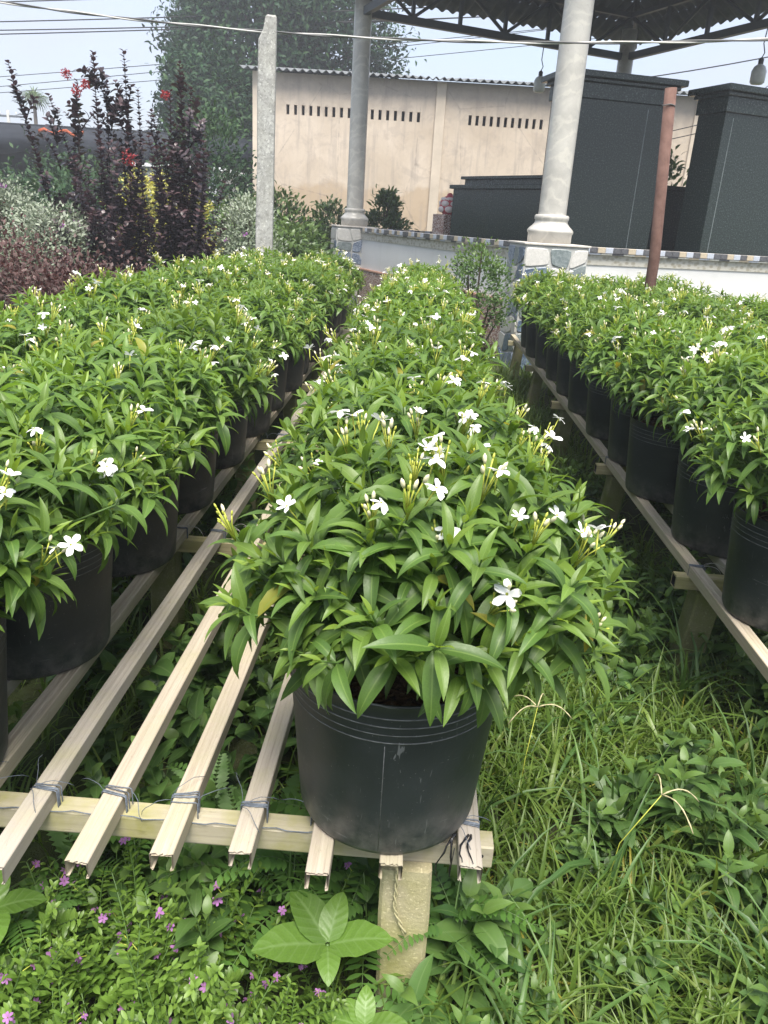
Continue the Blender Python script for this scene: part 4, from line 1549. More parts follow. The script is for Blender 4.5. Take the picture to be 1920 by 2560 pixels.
# three rows across the path
ysr = [2.20, 2.79, 3.36, 3.86, 4.36, 4.95, 5.50, 6.05, 6.60, 7.15, 7.72]
for j, (x, nm) in enumerate(((1.20, 'inner row facing grassy path'), (1.77, 'middle of the three rows'), (2.34, 'outer row facing white wall'))):
    for i, y in enumerate(ysr):
        if j == 1: y += 0.12
        if j == 2: y += 0.20
        if j == 1 and abs(y - 6.5) < 0.28: y += 0.16
        if j == 0:
            h = (240, 200, 160)[i] if i < 3 else 0
        else:
            h = 0
        if j >= 1 and x / y > 0.66: continue
        shrub(x + jr.uniform(-0.02, 0.02), y, f'white-flowered shrub in black pot, {ORD[i]} along the three-row bench, {nm}', G, hero=h, seed=71 + i + 10 * j, spin=jr.uniform(0, 6),
              sc_=jr.uniform(0.91, 1.08), **(dict(R=0.305, n_sh=155, flowers=9, buds=8) if h else {}))

# embossed lettering, worn and unreadable, on the two end pots across the path
for o in [q for q in COL.objects if q.name.startswith('potted_shrub') and abs(q.location.x - 1.2) < 0.05 and q.location.y < 3.0]:
    pot = [c for c in o.children if c.name.startswith('pot')][0]
    r = random.Random(int(o.location.y * 10))
    aim = math.atan2(-o.location.y, -o.location.x) - pot.rotation_euler.z + 0.25
    b = MB()
    for row, (zc, cnt, h) in enumerate(((0.165, 7, 0.012), (0.125, 4, 0.016))):
        for k in range(cnt):
            a0 = aim + (k - cnt / 2) * 0.085 * (1 + 0.35 * row)
            for q in range(2):
                a1 = a0 + r.uniform(0, 0.03); z1 = zc + r.uniform(-h / 2, h / 2)
                pts = []
                for s in range(4):
                    aa = a1 + (0.035 * s / 3 if q else 0.006 * math.sin(s)); z2 = z1 + (h * 0.3 * math.sin(s * 1.2) if q else h * s / 3 - h / 2)
                    R2 = POT_RB + (POT_RT - POT_RB) * z2 / POT_H
                    pts.append((R2 * math.cos(aa), R2 * math.sin(aa), z2))
                b.tube(pts, 0.0009, 4)
    b.build('embossed_lettering', 'pot_scuff', pot)
# ------------------------------------------------------------------ grass and weeds
GB = [leaf_tpl(5, 1, 0.046, b_, 0.1, 0.4, 'grass', 0.0, tw) for b_, tw in ((0.7, 0.3), (1.5, -0.4), (2.2, 0.5), (1.1, 0.2), (2.6, -0.3))]
gr = np.random.default_rng(5)


def grass_patch(n, x0, x1, y0, y1, lmin, lmax, dens=None, wide=1.0):
    L = Leaves()
    c = 0
    tuft = [(gr.uniform(x0, x1), gr.uniform(y0, y1)) for _ in range(max(8, n // 22))]
    while c < n:
        cx, cy = tuft[gr.integers(len(tuft))]
        x, y = cx + gr.normal(0, 0.035), cy + gr.normal(0, 0.035)
        if not (x0 <= x <= x1 and y0 <= y <= y1): continue
        if dens is not None and gr.random() > dens(x, y):
            c += 0.3
            continue
        az = gr.uniform(0, 6.28)
        lean = abs(gr.normal(0.25, 0.22))
        d = np.array([math.cos(az) * math.sin(lean), math.sin(az) * math.sin(lean), math.cos(lean)])
        ln = gr.uniform(lmin, lmax) * (1.5 if gr.random() < 0.05 else 1)
        nrm = -np.array([math.cos(az), math.sin(az), 0]) + Z * 0.2      # upper side faces back, so the blade arches outwards
        L.put(int(gr.integers(5)), basis(np.array([x, y, -0.015]), d, nrm, ln * gr.uniform(0.8, 1.4) * wide, ln), float(gr.random()), float(max(0, gr.normal(-0.05, 0.22))))
        c += 1
    return L


def aisle(x, y): return 1.0 if 0.12 < x < 1.0 else 0.35
tag(grass_patch(14500, 0.10, 1.35, 0.95, 3.6, 0.08, 0.25, aisle).build('grass', GB, 'grass_blade'), 'long bright green grass growing in the path between the benches', 'grass', kind='stuff')
tag(grass_patch(5000, 0.0, 1.3, 3.5, 8.8, 0.10, 0.28).build('grass', GB, 'grass_blade'), 'grass further along the path towards the pavilion', 'grass', kind='stuff')
tag(grass_patch(4500, -1.6, 0.15, 1.15, 4.5, 0.08, 0.26, None).build('grass', GB, 'grass_blade'), 'shaded grass growing beneath the bare slats', 'grass', kind='stuff')
tag(grass_patch(5000, -6.5, 3.5, 7.5, 15.0, 0.15, 0.4, None, 1.8).build('grass', GB, 'grass_blade'), 'rough grass around the pavilion wall', 'grass', kind='stuff')

tag(grass_patch(420, 0.12, 1.05, 1.0, 3.2, 0.26, 0.46, None, 0.75).build('tall_grass', GB, 'weed_leaf'), 'tall arching blue-green grass blades along the path', 'grass', kind='stuff')
WL = [leaf_tpl(6, 1, w_, b_, 0.2, 0.2, s_, 0.12) for w_, b_, s_ in ((0.42, 0.7, 'ovate'), (0.36, 1.0, 'lance'), (0.5, 0.9, 'ovate'), (0.34, 1.2, 'lance'))]


def weed_mesh(seed, n_stem=6, h=0.28, lsz=0.07, wide=1.0, tp=(0, 1, 2, 3), mat='weed_leaf', spread=0.35):
    r = np.random.default_rng(seed)
    L = Leaves(); b = MB()
    for s in range(n_stem):
        az = r.uniform(0, 6.28); ln = abs(r.normal(spread, 0.2))
        d = unit(np.array([math.cos(az) * ln, math.sin(az) * ln, 1.0]))
        p = np.array([r.normal(0, 0.02), r.normal(0, 0.02), -0.02])
        hh = h * r.uniform(0.6, 1.15)
        nn_ = max(3, int(hh / 0.045))
        pts = [p.copy()]
        ph = r.uniform(0, 6)
        for k in range(nn_):
            p = p + d * hh / nn_
            d = unit(d + r.normal(0, 0.09, 3))
            pts.append(p.copy())
            if k < 1: continue
            e1 = unit(np.cross(d, [0.3, 0.9, 0.2])); e2 = np.cross(d, e1)
            for q in (0, 1):
                a = ph + k * PI / 2 + q * PI + r.normal(0, 0.2)
                rad = e1 * math.cos(a) + e2 * math.sin(a)
                th = 1.15 if k < nn_ - 1 else 0.7
                dd_ = d * math.cos(th) + rad * math.sin(th)
                sz = lsz * r.uniform(0.75, 1.2) * (0.7 if k == nn_ - 1 else 1)
                L.put(int(tp[r.integers(len(tp))]), basis(p, dd_, unit(d + Z * 0.8), sz * wide, sz), float(r.random()), float(0.5 if k == nn_ - 1 else max(0, r.normal(0.05, 0.12))))
        b.tube(pts, [0.0022 * (1 - 0.6 * i / len(pts)) for i in range(len(pts))], 4, cap=False)
    fm = leaf_mesh('foliage', WL, L.i, L.m, L.r, L.a, mat)
    return fm, b.mesh('stem', 'green_stem')


WEEDS = [weed_mesh(200 + i, n_stem=5 + i % 4, h=0.22 + 0.03 * (i % 4), lsz=0.066 + 0.013 * (i % 3)) for i in range(6)]
SHADE_W = [weed_mesh(300 + i, n_stem=5, h=0.26 + 0.04 * i, lsz=0.085, wide=1.2, tp=(0, 2)) for i in range(4)]


def plant(name, parts, x, y, s, rz, label, cat, group, z=0.0):
    o = empty(name, (x, y, z), rz)
    o.scale = (s, s, s)
    for nm, me in parts:
        q = link(bpy.data.objects.new(nm, me), o)
        if nm in ('foliage', 'crown'): q['kind'] = 'stuff'
    tag(o, label, cat, group)
    return o


wr = random.Random(4)
pts = []
for i in range(84):
    y = wr.uniform(1.35, 4.6) if i < 60 else wr.uniform(1.5, 3.2)
    x = wr.uniform(0.66, 1.45) if y < 3.4 else wr.uniform(0.45, 1.6)
    if x < 0.95 and wr.random() < 0.35: x += 0.25
    if 0.92 < x < 1.22 and 1.75 < y < 2.50: x += 0.32
    m = WEEDS[i % 6]
    plant('broadleaf_weed', [('foliage', m[0]), ('stem', m[1])], x, y, wr.uniform(0.8, 1.25), wr.uniform(0, 6), 'leafy green weed growing around the mossy posts of the three-row bench', 'weed', 'weeds under the three-row bench')
for i in range(44):
    x, y = (wr.uniform(-1.35, 0.0), wr.uniform(1.35, 3.6)) if i < 26 else (wr.uniform(-0.75, 0.0), wr.uniform(1.30, 2.1))
    m = SHADE_W[i % 4]
    plant('broadleaf_weed', [('foliage', m[0]), ('stem', m[1])], x, y, wr.uniform(0.75, 1.2), wr.uniform(0, 6), 'heart-leaved green weed growing in shade beneath the bare slats', 'weed', 'weeds beneath the bare slats')
for (x, y, s) in ((0.17, 1.16, 1.1), (0.22, 1.02, 0.9), (0.30, 1.28, 0.8), (0.14, 1.32, 1.0), (0.62, 1.22, 0.6), (0.80, 1.15, 0.7), (0.72, 1.42, 0.7)):
    m = WEEDS[int(x * 100) % 6]
    plant('broadleaf_weed', [('foliage', m[0]), ('stem', m[1])], x, y, s, x * 9, 'leafy weed in the grass next to the pale front post', 'weed', 'weeds beside the front post')

for i in range(22):
    m = WEEDS[i % 6]
    plant('broadleaf_weed', [('foliage', m[0]), ('stem', m[1])], wr.uniform(0.28, 0.78), wr.uniform(1.05, 2.6), wr.uniform(0.35, 0.62), wr.uniform(0, 6), 'small leafy weed scattered through the grass of the path', 'weed', 'small weeds in the path')
L = Leaves()
for i in range(420):
    x, y, az = gr.uniform(0.12, 1.2), gr.uniform(0.95, 3.2), gr.uniform(0, 6.28)
    ln = gr.uniform(0.08, 0.22)
    L.put(int(gr.integers(5)), basis(np.array([x, y, gr.uniform(0.0, 0.05)]), np.array([math.cos(az), math.sin(az), gr.uniform(0.1, 0.9)]), Z, ln * 0.8, ln), 1.45)
tag(L.build('dry_grass', GB, 'grass_blade'), 'dry straw-coloured blades lying among the green grass', 'grass', kind='stuff')

# feather-leaved weeds (paired leaflets along thin stalks)
FT = [leaf_tpl(3, 1, 0.42, 0.2, 0.0, 0.05, 'oval')]


def feather_frond(seed, L0=0.15):
    r = np.random.default_rng(seed)
    L = Leaves(); b = MB()
    n_ = 15
    pts = [(0, L0 * t, 0.06 * L0 * math.sin(t * 2.6) * 4 - 0.35 * L0 * t * t) for t in np.linspace(0, 1, n_ + 1)]
    for i in range(2, n_ + 1):
        p = np.array(pts[i])
        for s in (-1, 1):
            sz = 0.030 * math.sin(PI * (0.12 + 0.80 * i / n_)) ** 0.6 * (L0 / 0.15)
            d = unit(np.array([s * 1.0, 0.35, -0.05 + r.normal(0, 0.1)]))
            L.put(0, basis(p, d, Z, sz, sz), float(r.random()), float(0.2 * (i / n_)))
    b.tube(pts, [0.0013 * (1 - 0.6 * i / n_) for i in range(n_ + 1)], 4, cap=False)
    return leaf_mesh('leaflets', FT, L.i, L.m, L.r, L.a, 'feather_leaf'), b.mesh('frond', 'green_stem')


FRONDS = [feather_frond(i, 0.15 + 0.02 * i) for i in range(4)]


def feather_weed(x, y, s, n_, seed, label, h=0.16):
    r = random.Random(seed)
    o = empty('feathery_weed', (x, y, 0), r.uniform(0, 6)); o.scale = (s, s, s)
    MB().tube([(0, 0, -0.02), (0.01, 0.0, h * 0.6), (0.0, 0.01, h + 0.06)], [0.003, 0.0025, 0.0015], 5).build('stem', 'green_stem', o)
    for k in range(n_):
        lm, sm = FRONDS[r.randrange(4)]
        q = link(bpy.data.objects.new('frond', sm), o)
        q.matrix_basis = tr(0, 0, h * (0.35 + 0.65 * k / n_)) @ rotm('Z', k * 2.4 + r.uniform(-.3, .3)) @ rotm('X', r.uniform(0.15, 0.75))
        l2 = link(bpy.data.objects.new('leaflets', lm), q); l2['kind'] = 'stuff'
    tag(o, label, 'weed', 'feathery weeds around the front of the bench')


for i, (x, y, s, h) in enumerate(((0.16, 1.20, 1.0, 0.25), (-0.02, 1.24, 1.0, 0.20), (-0.10, 1.36, 1.1, 0.22), (-0.56, 1.42, 1.1, 0.18), (-0.42, 1.5, 1.0, 0.2), (-0.66, 1.30, 1.0, 0.16), (-0.30, 1.32, 1.1, 0.16), (-0.72, 1.12, 1.0, 0.2), (0.13, 1.05, 0.8, 0.1), (-0.18, 1.28, 1.2, 0.24), (0.02, 1.40, 1.1, 0.2))):
    feather_weed(x, y, s, 7, i, 'feathery weed with paired oval leaflets below the front beam', h)

# small-leaved flowering plants with purple blooms, in front of the beam
SL = [leaf_tpl(4, 1, 0.38, b_, 0.15, 0.2, 'oval') for b_ in (0.2, 0.5, 0.8)]
PF = petal_flower('flower', 6, 0.0098, 'petal_purple', 0.006, 9, 0.3)


def cuphea(seed, n_stem=16, h=0.26):
    r = np.random.default_rng(seed)
    L = Leaves(); b = MB(); fl = []
    for s in range(n_stem):
        az = r.uniform(0, 6.28); ln = abs(r.normal(0.45, 0.3))
        d = unit(np.array([math.cos(az) * ln, math.sin(az) * ln, 1.0]))
        p = np.array([r.normal(0, 0.03), r.normal(0, 0.03), 0.0])
        hh = h * r.uniform(0.65, 1.15)
        n_ = int(hh / 0.011)
        pts = [p.copy()]
        ph = r.uniform(0, 6)
        for k in range(n_):
            p = p + d * hh / n_
            d = unit(d + r.normal(0, 0.035, 3) + np.array([math.cos(az), math.sin(az), -0.2]) * 0.012)
            pts.append(p.copy())
            if k < n_ * 0.22: continue
            e1 = unit(np.cross(d, [0.3, 0.9, 0.2])); e2 = np.cross(d, e1)
            for q in (0, 1):
                a = ph + (k % 2) * 0.9 + q * PI + r.normal(0, 0.25)
                rad = e1 * math.cos(a) + e2 * math.sin(a)
                dd_ = d * 0.5 + rad
                f = 1 - 0.55 * (k / n_) ** 3
                sz = 0.029 * f * r.uniform(0.75, 1.25)
                L.put(int(r.integers(3)), basis(p, dd_, unit(d + Z), sz, sz), float(r.random()), float(np.clip((k / n_ - 0.6) * 1.2, 0, 1) * r.uniform(0.3, 1)))
            if k > n_ * 0.55 and r.random() < 0.085:
                fl.append((p + rad * 0.014, unit(rad + Z * 0.8)))
        b.tube(pts[::2], 0.0013, 4, cap=False)
    return leaf_mesh('foliage', SL, L.i, L.m, L.r, L.a, 'small_leaf'), b.mesh('stem', 'green_stem'), fl


CU = [cuphea(40 + i) for i in range(4)]
for i, (x, y, s) in enumerate(((-0.60, 0.93, 1.0), (-0.45, 0.98, 1.05), (-0.30, 0.95, 1.05), (-0.52, 1.08, 1.0), (-0.36, 1.10, 1.15), (-0.20, 1.02, 0.85), (-0.68, 1.04, 1.0), (-0.22, 1.14, 1.0), (-0.60, 1.16, 0.9), (-0.44, 0.86, 0.9), (-0.28, 0.84, 0.85), (-0.14, 0.95, 0.7), (-0.60, 0.80, 0.9), (-0.08, 1.06, 0.62), (-0.38, 1.02, 1.2), (-0.66, 0.95, 1.1), (-0.53, 0.90, 0.95), (-0.36, 0.88, 1.0), (-0.24, 0.92, 0.95), (-0.70, 1.14, 1.1), (-0.16, 0.86, 0.8), (-0.48, 1.15, 1.2))):
    fm, sm, fl = CU[i % 4]
    o = plant('flowering_bush', [('foliage', fm), ('stem', sm)], x, y, s, i * 1.3, 'bushy small-leaved plant with tiny purple flowers in front of the beam', 'flowering plant', 'purple-flowered bushes before the bench')
    for (fp, up_) in fl:
        f = link(bpy.data.objects.new('flower', PF), o)
        f.matrix_basis = qmat(fp, up_, fp[0] * 50, 1.0)

# big-leaved plant beside the front post
BL = [leaf_tpl(9, 3, w_, b_, 0.25, 0.12, 'ovate', 0.06) for w_, b_ in ((0.60, 0.7), (0.66, 0.5), (0.56, 0.9))]
def blm(k, rv, ag): return leaf_mesh('leaf', [BL[k]], [0], [np.hstack([np.eye(3), np.zeros((3, 1))])], [rv], [ag], 'broad_leaf')
BLM = [blm(0, 0.5, 0.2), blm(1, 0.8, 0.3), blm(2, 0.6, 0.6)]
def big_leaf_plant(x, y, h, leaves, label, name='big_leaved_plant'):
    o = empty(name, (x, y, 0))
    MB().tube([(0, 0, -0.02), (0.004, 0, h * 0.5), (0, 0, h)], [0.004, 0.0035, 0.003], 6).build('stem', 'green_stem', o)
    for (az, el, ln, k) in leaves:
        d = np.array([math.cos(az) * math.cos(el), math.sin(az) * math.cos(el), math.sin(el)])
        M = basis(np.array([0, 0, h]) + d * 0.004, d, Z, ln, ln)
        f = link(bpy.data.objects.new('leaf', BLM[k]), o)
        f.matrix_basis = Matrix([list(M[0]), list(M[1]), list(M[2]), [0, 0, 0, 1]])
    tag(o, label, 'plant')


big_leaf_plant(-0.085, 1.09, 0.235, [(3.45, 0.10, 0.145, 1), (2.35, 0.35, 0.125, 0), (0.05, 0.12, 0.125, 1), (1.35, 0.55, 0.10, 2), (4.85, 0.1, 0.085, 2)], 'young plant with five large glossy oval leaves beside the pale post')
big_leaf_plant(-0.002, 1.01, 0.125, [(0.0, 0.3, 0.085, 2), (1.6, 0.6, 0.07, 2), (3.1, 0.2, 0.08, 0), (4.7, 0.2, 0.09, 0), (5.6, 0.3, 0.08, 2), (2.3, 0.4, 0.06, 2)], 'low broad-leaved plant at the foot of the pale front post')
for (x, y, s) in ((-0.40, 1.06, 1.25), (-0.33, 1.12, 1.1), (-0.55, 1.20, 1.0)):
    m = WEEDS[int(-x * 100) % 6]
    plant('broadleaf_weed', [('foliage', m[0]), ('stem', m[1])], x, y, s, x * 9, 'taller leafy weed rising out of the purple-flowered bushes', 'weed', 'weeds among the purple-flowered bushes')
big_leaf_plant(-0.74, 1.08, 0.26, [(0.4, 0.0, 0.10, 0), (2.0, 0.2, 0.11, 1), (3.6, 0.1, 0.10, 0), (5.2, 0.0, 0.11, 1)], 'dark broad-leaved plant under the end of the slats', 'broad_plant')
# seed heads of crowfoot grass on the path
for i, (x, y, hh, az) in enumerate(((0.55, 1.45, 0.34, 0.2), (0.38, 1.75, 0.30, 1.2))):
    o = empty('seed_grass', (x, y, 0))
    tip = (0.10 * math.cos(az), 0.10 * math.sin(az), hh)
    MB().tube([(0, 0, -0.02), (0.02 * math.cos(az), 0.02 * math.sin(az), hh * 0.6), tip], 0.0012, 4).build('stalk', 'bud_yellow', o)
    for k in range(3 + i):
        a = az + (k - 1) * 1.25
        pts = [(tip[0] + math.cos(a) * t * 0.10, tip[1] + math.sin(a) * t * 0.10, tip[2] + 0.02 * math.sin(t * 3) - 0.03 * t * t) for t in np.linspace(0, 1, 9)]
        MB().tube(pts, [0.0012 + 0.0010 * (q % 2) for q in range(9)], 5).build('seed_spike', 'raffia', o)
    tag(o, 'slender grass stalk with a three-fingered seed head over the path' if i == 0 else 'short grass stalk with a four-fingered seed head on the path', 'grass stalk')

# ------------------------------------------------------------------ shrubs and trees in the background
RL = [leaf_tpl(4, 1, 0.68, b_, 0.2, 0.15, 'ovate') for b_ in (0.5, 0.9, 1.3)]
SM = [leaf_tpl(2, 1, 0.55, b_, 0.1, 0.1, 'oval') for b_ in (0.3, 0.8)]
TLF = [leaf_tpl(3, 1, 0.36, b_, 0.2, 0.15, 'lance') for b_ in (0.6, 1.1, 1.5)]


def wand(L, b, r, base, tip, leaf, start=0.2, jit=0.03, dens=0.028, fade=0.35):
    base, tip = np.array(base, float), np.array(tip, float)
    ln = np.linalg.norm(tip - base)
    n_ = max(6, int(ln / dens))
    sway = r.normal(0, jit, 3) * np.array([1, 1, 0.2])
    pts = []
    for k in range(n_ + 1):
        t = k / n_
        p = base + (tip - base) * t + sway * math.sin(t * PI) + np.array([0, 0, 0.06 * ln * math.sin(t * PI)]) * 0.3
        pts.append(p)
    ph = r.uniform(0, 6)
    for k in range(1, n_ + 1):
        t = k / n_
        if t < start: continue
        d = unit(pts[k] - pts[k - 1])
        e1 = unit(np.cross(d, [0.3, 0.9, 0.2])); e2 = np.cross(d, e1)
        for q in (0, 1):
            if r.random() < 0.08: continue
            a = ph + k * PI / 2 + q * PI + r.normal(0, 0.2)
            rad = e1 * math.cos(a) + e2 * math.sin(a)
            sz = leaf * r.uniform(0.75, 1.2) * (1 - fade * t ** 3)
            L.put(int(r.integers(3)), basis(pts[k], d * 0.55 + rad, unit(d + Z * 0.6), sz, sz), float(r.random()), float(max(0, r.normal(0.1, 0.15)) + (0.5 if t > 0.93 else 0)))
    step = max(1, n_ // 6)
    b.tube(pts[::step] + [pts[-1]], [0.009 * (1 - 0.8 * i / (len(pts[::step]) + 1)) for i in range(len(pts[::step]) + 1)], 5, cap=False)


def myrtle(x, y, tips, n_extra, spread, hmax, label, reds, seed):
    r = np.random.default_rng(seed)
    o = empty('purple_shrub', (x, y, 0))
    L = Leaves(); b = MB()
    for t in tips:
        wand(L, b, r, (r.normal(0, 0.05), r.normal(0, 0.05), 0.0), (t[0] - x, t[1] - y, t[2]), 0.095, 0.22, 0.05, 0.030)
        for q in range(9):                      # side twigs along the long wands
            f = r.uniform(0.40, 0.90)
            bp = np.array([(t[0] - x) * f, (t[1] - y) * f, t[2] * f])
            wand(L, b, r, bp, bp + np.array([r.normal(0, 0.10), r.normal(0, 0.10), r.uniform(0.14, 0.32)]), 0.10, 0.05, 0.02, 0.036)
    for k in range(n_extra):
        a = r.uniform(0, 6.28); rr = spread * math.sqrt(r.random())
        wand(L, b, r, (r.normal(0, 0.08), r.normal(0, 0.08), 0.0), (rr * math.cos(a), rr * math.sin(a), hmax * r.uniform(0.40, 1.0)), 0.12, 0.08, 0.06, 0.042)
    L.build('foliage', RL, 'purple_leaf', o, 'stuff')
    b.build('stem', 'dark_stem', o)
    for (fx, fz, s) in reds:
        fm = Leaves()
        for k in range(90):
            d = unit(r.normal(0, 1, 3))
            fm.put(int(r.integers(2)), basis(d * s * 0.75 * r.uniform(0.2, 0.9), unit(d + r.normal(0, 0.5, 3)), r.normal(0, 1, 3), 0.028, 0.028), 0.5, 0.0)
        f = fm.build('flower_cluster', SM, 'petal_red', o, 'stuff')
        f.location = (fx - x, -0.22, fz)
    tag(o, label, 'shrub')




myrtle(-4.05, 9.5, [(-4.72, 9.5, 2.93), (-4.25, 9.4, 2.62), (-4.0, 9.6, 2.80)], 24, 0.5, 1.9, 'dark purple-leaved shrub with a long wand leaning outwards', [(-3.98, 2.83, 0.07)], 1)
myrtle(-3.50, 9.4, [(-3.72, 9.4, 3.06), (-3.38, 9.4, 3.09), (-3.62, 9.5, 2.85), (-3.28, 9.5, 2.75)], 44, 0.62, 2.3, 'tallest dark purple-leaved shrub with a large red flower head', [(-3.30, 2.03, 0.13), (-3.84, 2.66, 0.08), (-3.74, 2.72, 0.06)], 2)
myrtle(-2.85, 9.5, [(-2.80, 9.5, 3.02), (-2.68, 9.5, 2.80), (-3.10, 9.4, 2.52), (-2.92, 9.5, 2.74), (-2.55, 9.5, 2.45)], 44, 0.58, 2.25, 'dark purple-leaved shrub closest to the concrete post', [(-2.90, 2.68, 0.06)], 3)
myrtle(-3.75, 9.0, [], 50, 0.6, 1.5, 'short dark purple-leaved shrub at the foot of the taller ones', [], 4)


def mound(name, x, y, rx, ry, h, n_, leaf, tpls, mat, label, cat='shrub', seed=0, zbase=0.05, stems=14, upward=0.7, group=None, blooms=None, age=0.1, z0=0.0, trunk=None):
    r = np.random.default_rng(seed)
    o = empty(name, (x, y, z0))
    L = Leaves()
    lob = r.uniform(0, 6.28, 4)
    clumps = []
    for k in range(max(12, n_ // 60)):
        az = r.uniform(0, 6.28); el = math.asin(r.uniform(-0.15, 1.0))
        q = 0.80 + 0.13 * math.sin(2 * az + lob[0]) + 0.09 * math.sin(5 * az + lob[1]) + r.normal(0, 0.05)
        clumps.append((np.array([rx * math.cos(el) * math.cos(az), ry * math.cos(el) * math.sin(az), (h * 0.5) + h * 0.5 * math.sin(el) if el > 0 else h * (0.5 + 0.45 * math.sin(el))]) * np.array([q, q, 0.92 + 0.08 * q]), r.random()))
    cr = min(rx, ry, h) * 0.24
    for k in range(n_):
        c, tone = clumps[r.integers(len(clumps))]
        p = c + r.normal(0, cr, 3) * np.array([1, 1, 0.8])
        if p[2] < zbase: p[2] = zbase + abs(r.normal(0, 0.05))
        out = unit(np.array([p[0] / rx, p[1] / ry, (p[2] - h * 0.4) / h]))
        d = unit(out + Z * upward * 0.3 + r.normal(0, 0.55, 3))
        sz = leaf * r.uniform(0.7, 1.25)
        hi = p[2] / h
        L.put(int(r.integers(len(tpls))), basis(p, d, unit(out + Z * upward + r.normal(0, 0.3, 3)), sz, sz), float(np.clip(tone * 0.6 + r.random() * 0.5, 0, 1)), float(np.clip(r.normal(age, 0.2) + 0.35 * (hi > 0.85), 0, 1)))
    L.build('crown', tpls, mat, o, 'stuff')
    b = MB()
    for k in range(stems):
        c, _ = clumps[k % len(clumps)]
        b.tube([(c[0] * 0.1, c[1] * 0.1, -0.05), (c[0] * 0.5, c[1] * 0.5, c[2] * 0.55), tuple(c)], [0.016 * h, 0.011 * h, 0.004 * h], 5, cap=False)
    b.build('stem', 'woody_stem', o)
    if blooms:
        mt, nb, s = blooms
        for k in range(nb):
            c, _ = clumps[r.integers(len(clumps))]
            fm = Leaves()
            for q in range(14):
                d = unit(r.normal(0, 1, 3))
                fm.put(0, basis(d * s * 0.4, d, r.normal(0, 1, 3), s, s), 0.5)
            f = fm.build('flower_cluster', SM, mt, o, 'stuff')
            f.location = tuple(np.array(c) * np.array([1.1, 1.1, 1.03]) + np.array([0, -0.12, 0.05]))
    tag(o, label, cat, group)
    return o


mound('brown_hedge_shrub', -3.15, 5.9, 0.75, 0.7, 1.16, 8000, 0.036, SM, 'brown_leaf', 'rounded brown-purple small-leaved shrub beside the leftmost bench row', seed=1, age=0.25)
mound('brown_hedge_shrub', -2.40, 5.5, 0.48, 0.6, 1.08, 6000, 0.036, SM, 'brown_leaf', 'brown-purple small-leaved shrub between bench and tall purple shrubs', seed=2, age=0.3)
mound('brown_hedge_shrub', -2.75, 7.2, 0.8, 0.5, 0.95, 4500, 0.036, SM, 'brown_leaf', 'low brown-purple shrub at the feet of the tall purple shrubs', seed=3, age=0.15)
mound('brown_hedge_shrub', -4.0, 6.6, 0.7, 0.7, 1.12, 5000, 0.036, SM, 'brown_leaf', 'dark brownish shrub at the outer end of the hedge', seed=33, age=0.15)
mound('silver_shrub', -4.15, 8.9, 0.62, 0.5, 1.38, 6500, 0.045, SM, 'silver_leaf', 'silvery grey-green shrub with sparse mauve flowers behind the brown hedge', seed=4, blooms=('petal_purple', 12, 0.03))
mound('silver_shrub', -5.1, 9.8, 0.6, 0.5, 1.62, 5000, 0.045, SM, 'silver_leaf', 'silvery grey-green shrub at the far side of the garden, mauve-tipped', seed=5, blooms=('petal_purple', 10, 0.03))
mound('silver_shrub', -2.12, 9.7, 0.42, 0.45, 1.62, 5500, 0.045, SM, 'silver_leaf', 'silvery shrub with mauve flowers right behind the concrete post', seed=6, blooms=('petal_purple', 12, 0.03))
mound('yellow_shrub', -4.05, 12.0, 0.55, 0.5, 1.95, 2600, 0.07, SM, 'yellow_leaf', 'yellow-leaved shrub glimpsed through the purple branches', seed=7)
mound('yellow_shrub', -3.55, 12.4, 0.35, 0.4, 1.75, 1600, 0.07, SM, 'yellow_leaf', 'narrow yellow-leaved shrub behind the tallest purple shrub', seed=17)
for i, (x, y, rx, h, lab) in enumerate(((-2.9, 16.2, 0.75, 1.85, 'green leafy bush below the plastered wall left of the column'), (-1.9, 16.6, 0.6, 1.75, 'green leafy bush at the foot of the far marbled column'), (-0.75, 16.6, 0.42, 1.98, 'upright green bush rising just right of the far column'), (-2.3, 13.6, 0.8, 1.35, 'yellowish-green bush in front of the far stone-clad pedestal'), (-3.4, 14.0, 0.8, 1.5, 'green bush between silver shrub and plastered building'), (-1.9, 11.9, 0.45, 1.15, 'low yellow-green bush behind the concrete post'), (3.9, 14.3, 0.5, 2.75, 'pale green bush peeping over the low granite slab'))):
    mound('green_bush', x, y, rx, rx * 0.8, h, 2600, 0.13, TLF, 'bush_leaf', lab, 'bush', 20 + i, age=0.25)
mound('garden_tree', -4.6, 17.5, 1.0, 1.0, 3.3, 5000, 0.12, TLF, 'tree_leaf', 'tall green shrub growing against the left end of the building', 'shrub', 31, age=0.2)
for i, (x, y, rx, h) in enumerate(((-8.0, 13.5, 1.3, 1.9), (-6.2, 14.0, 1.0, 1.7), (-9.8, 17.0, 1.4, 2.2), (-7.4, 17.5, 1.3, 2.3), (-11.5, 16, 1.5, 2.0), (-5.8, 18.5, 1.0, 2.0), (-9.0, 21.0, 1.8, 2.5), (-12.5, 20.0, 1.6, 2.4))):
    mound('green_bush', x, y, rx, rx, h * 0.82, 2600, 0.17, TLF, 'tree_leaf', 'shade-darkened green nursery bush in the garden before the shade house', 'bush', 60 + i, group='bushes before the shade house')  # shade on these bushes put into the colour by the darker tree leaf
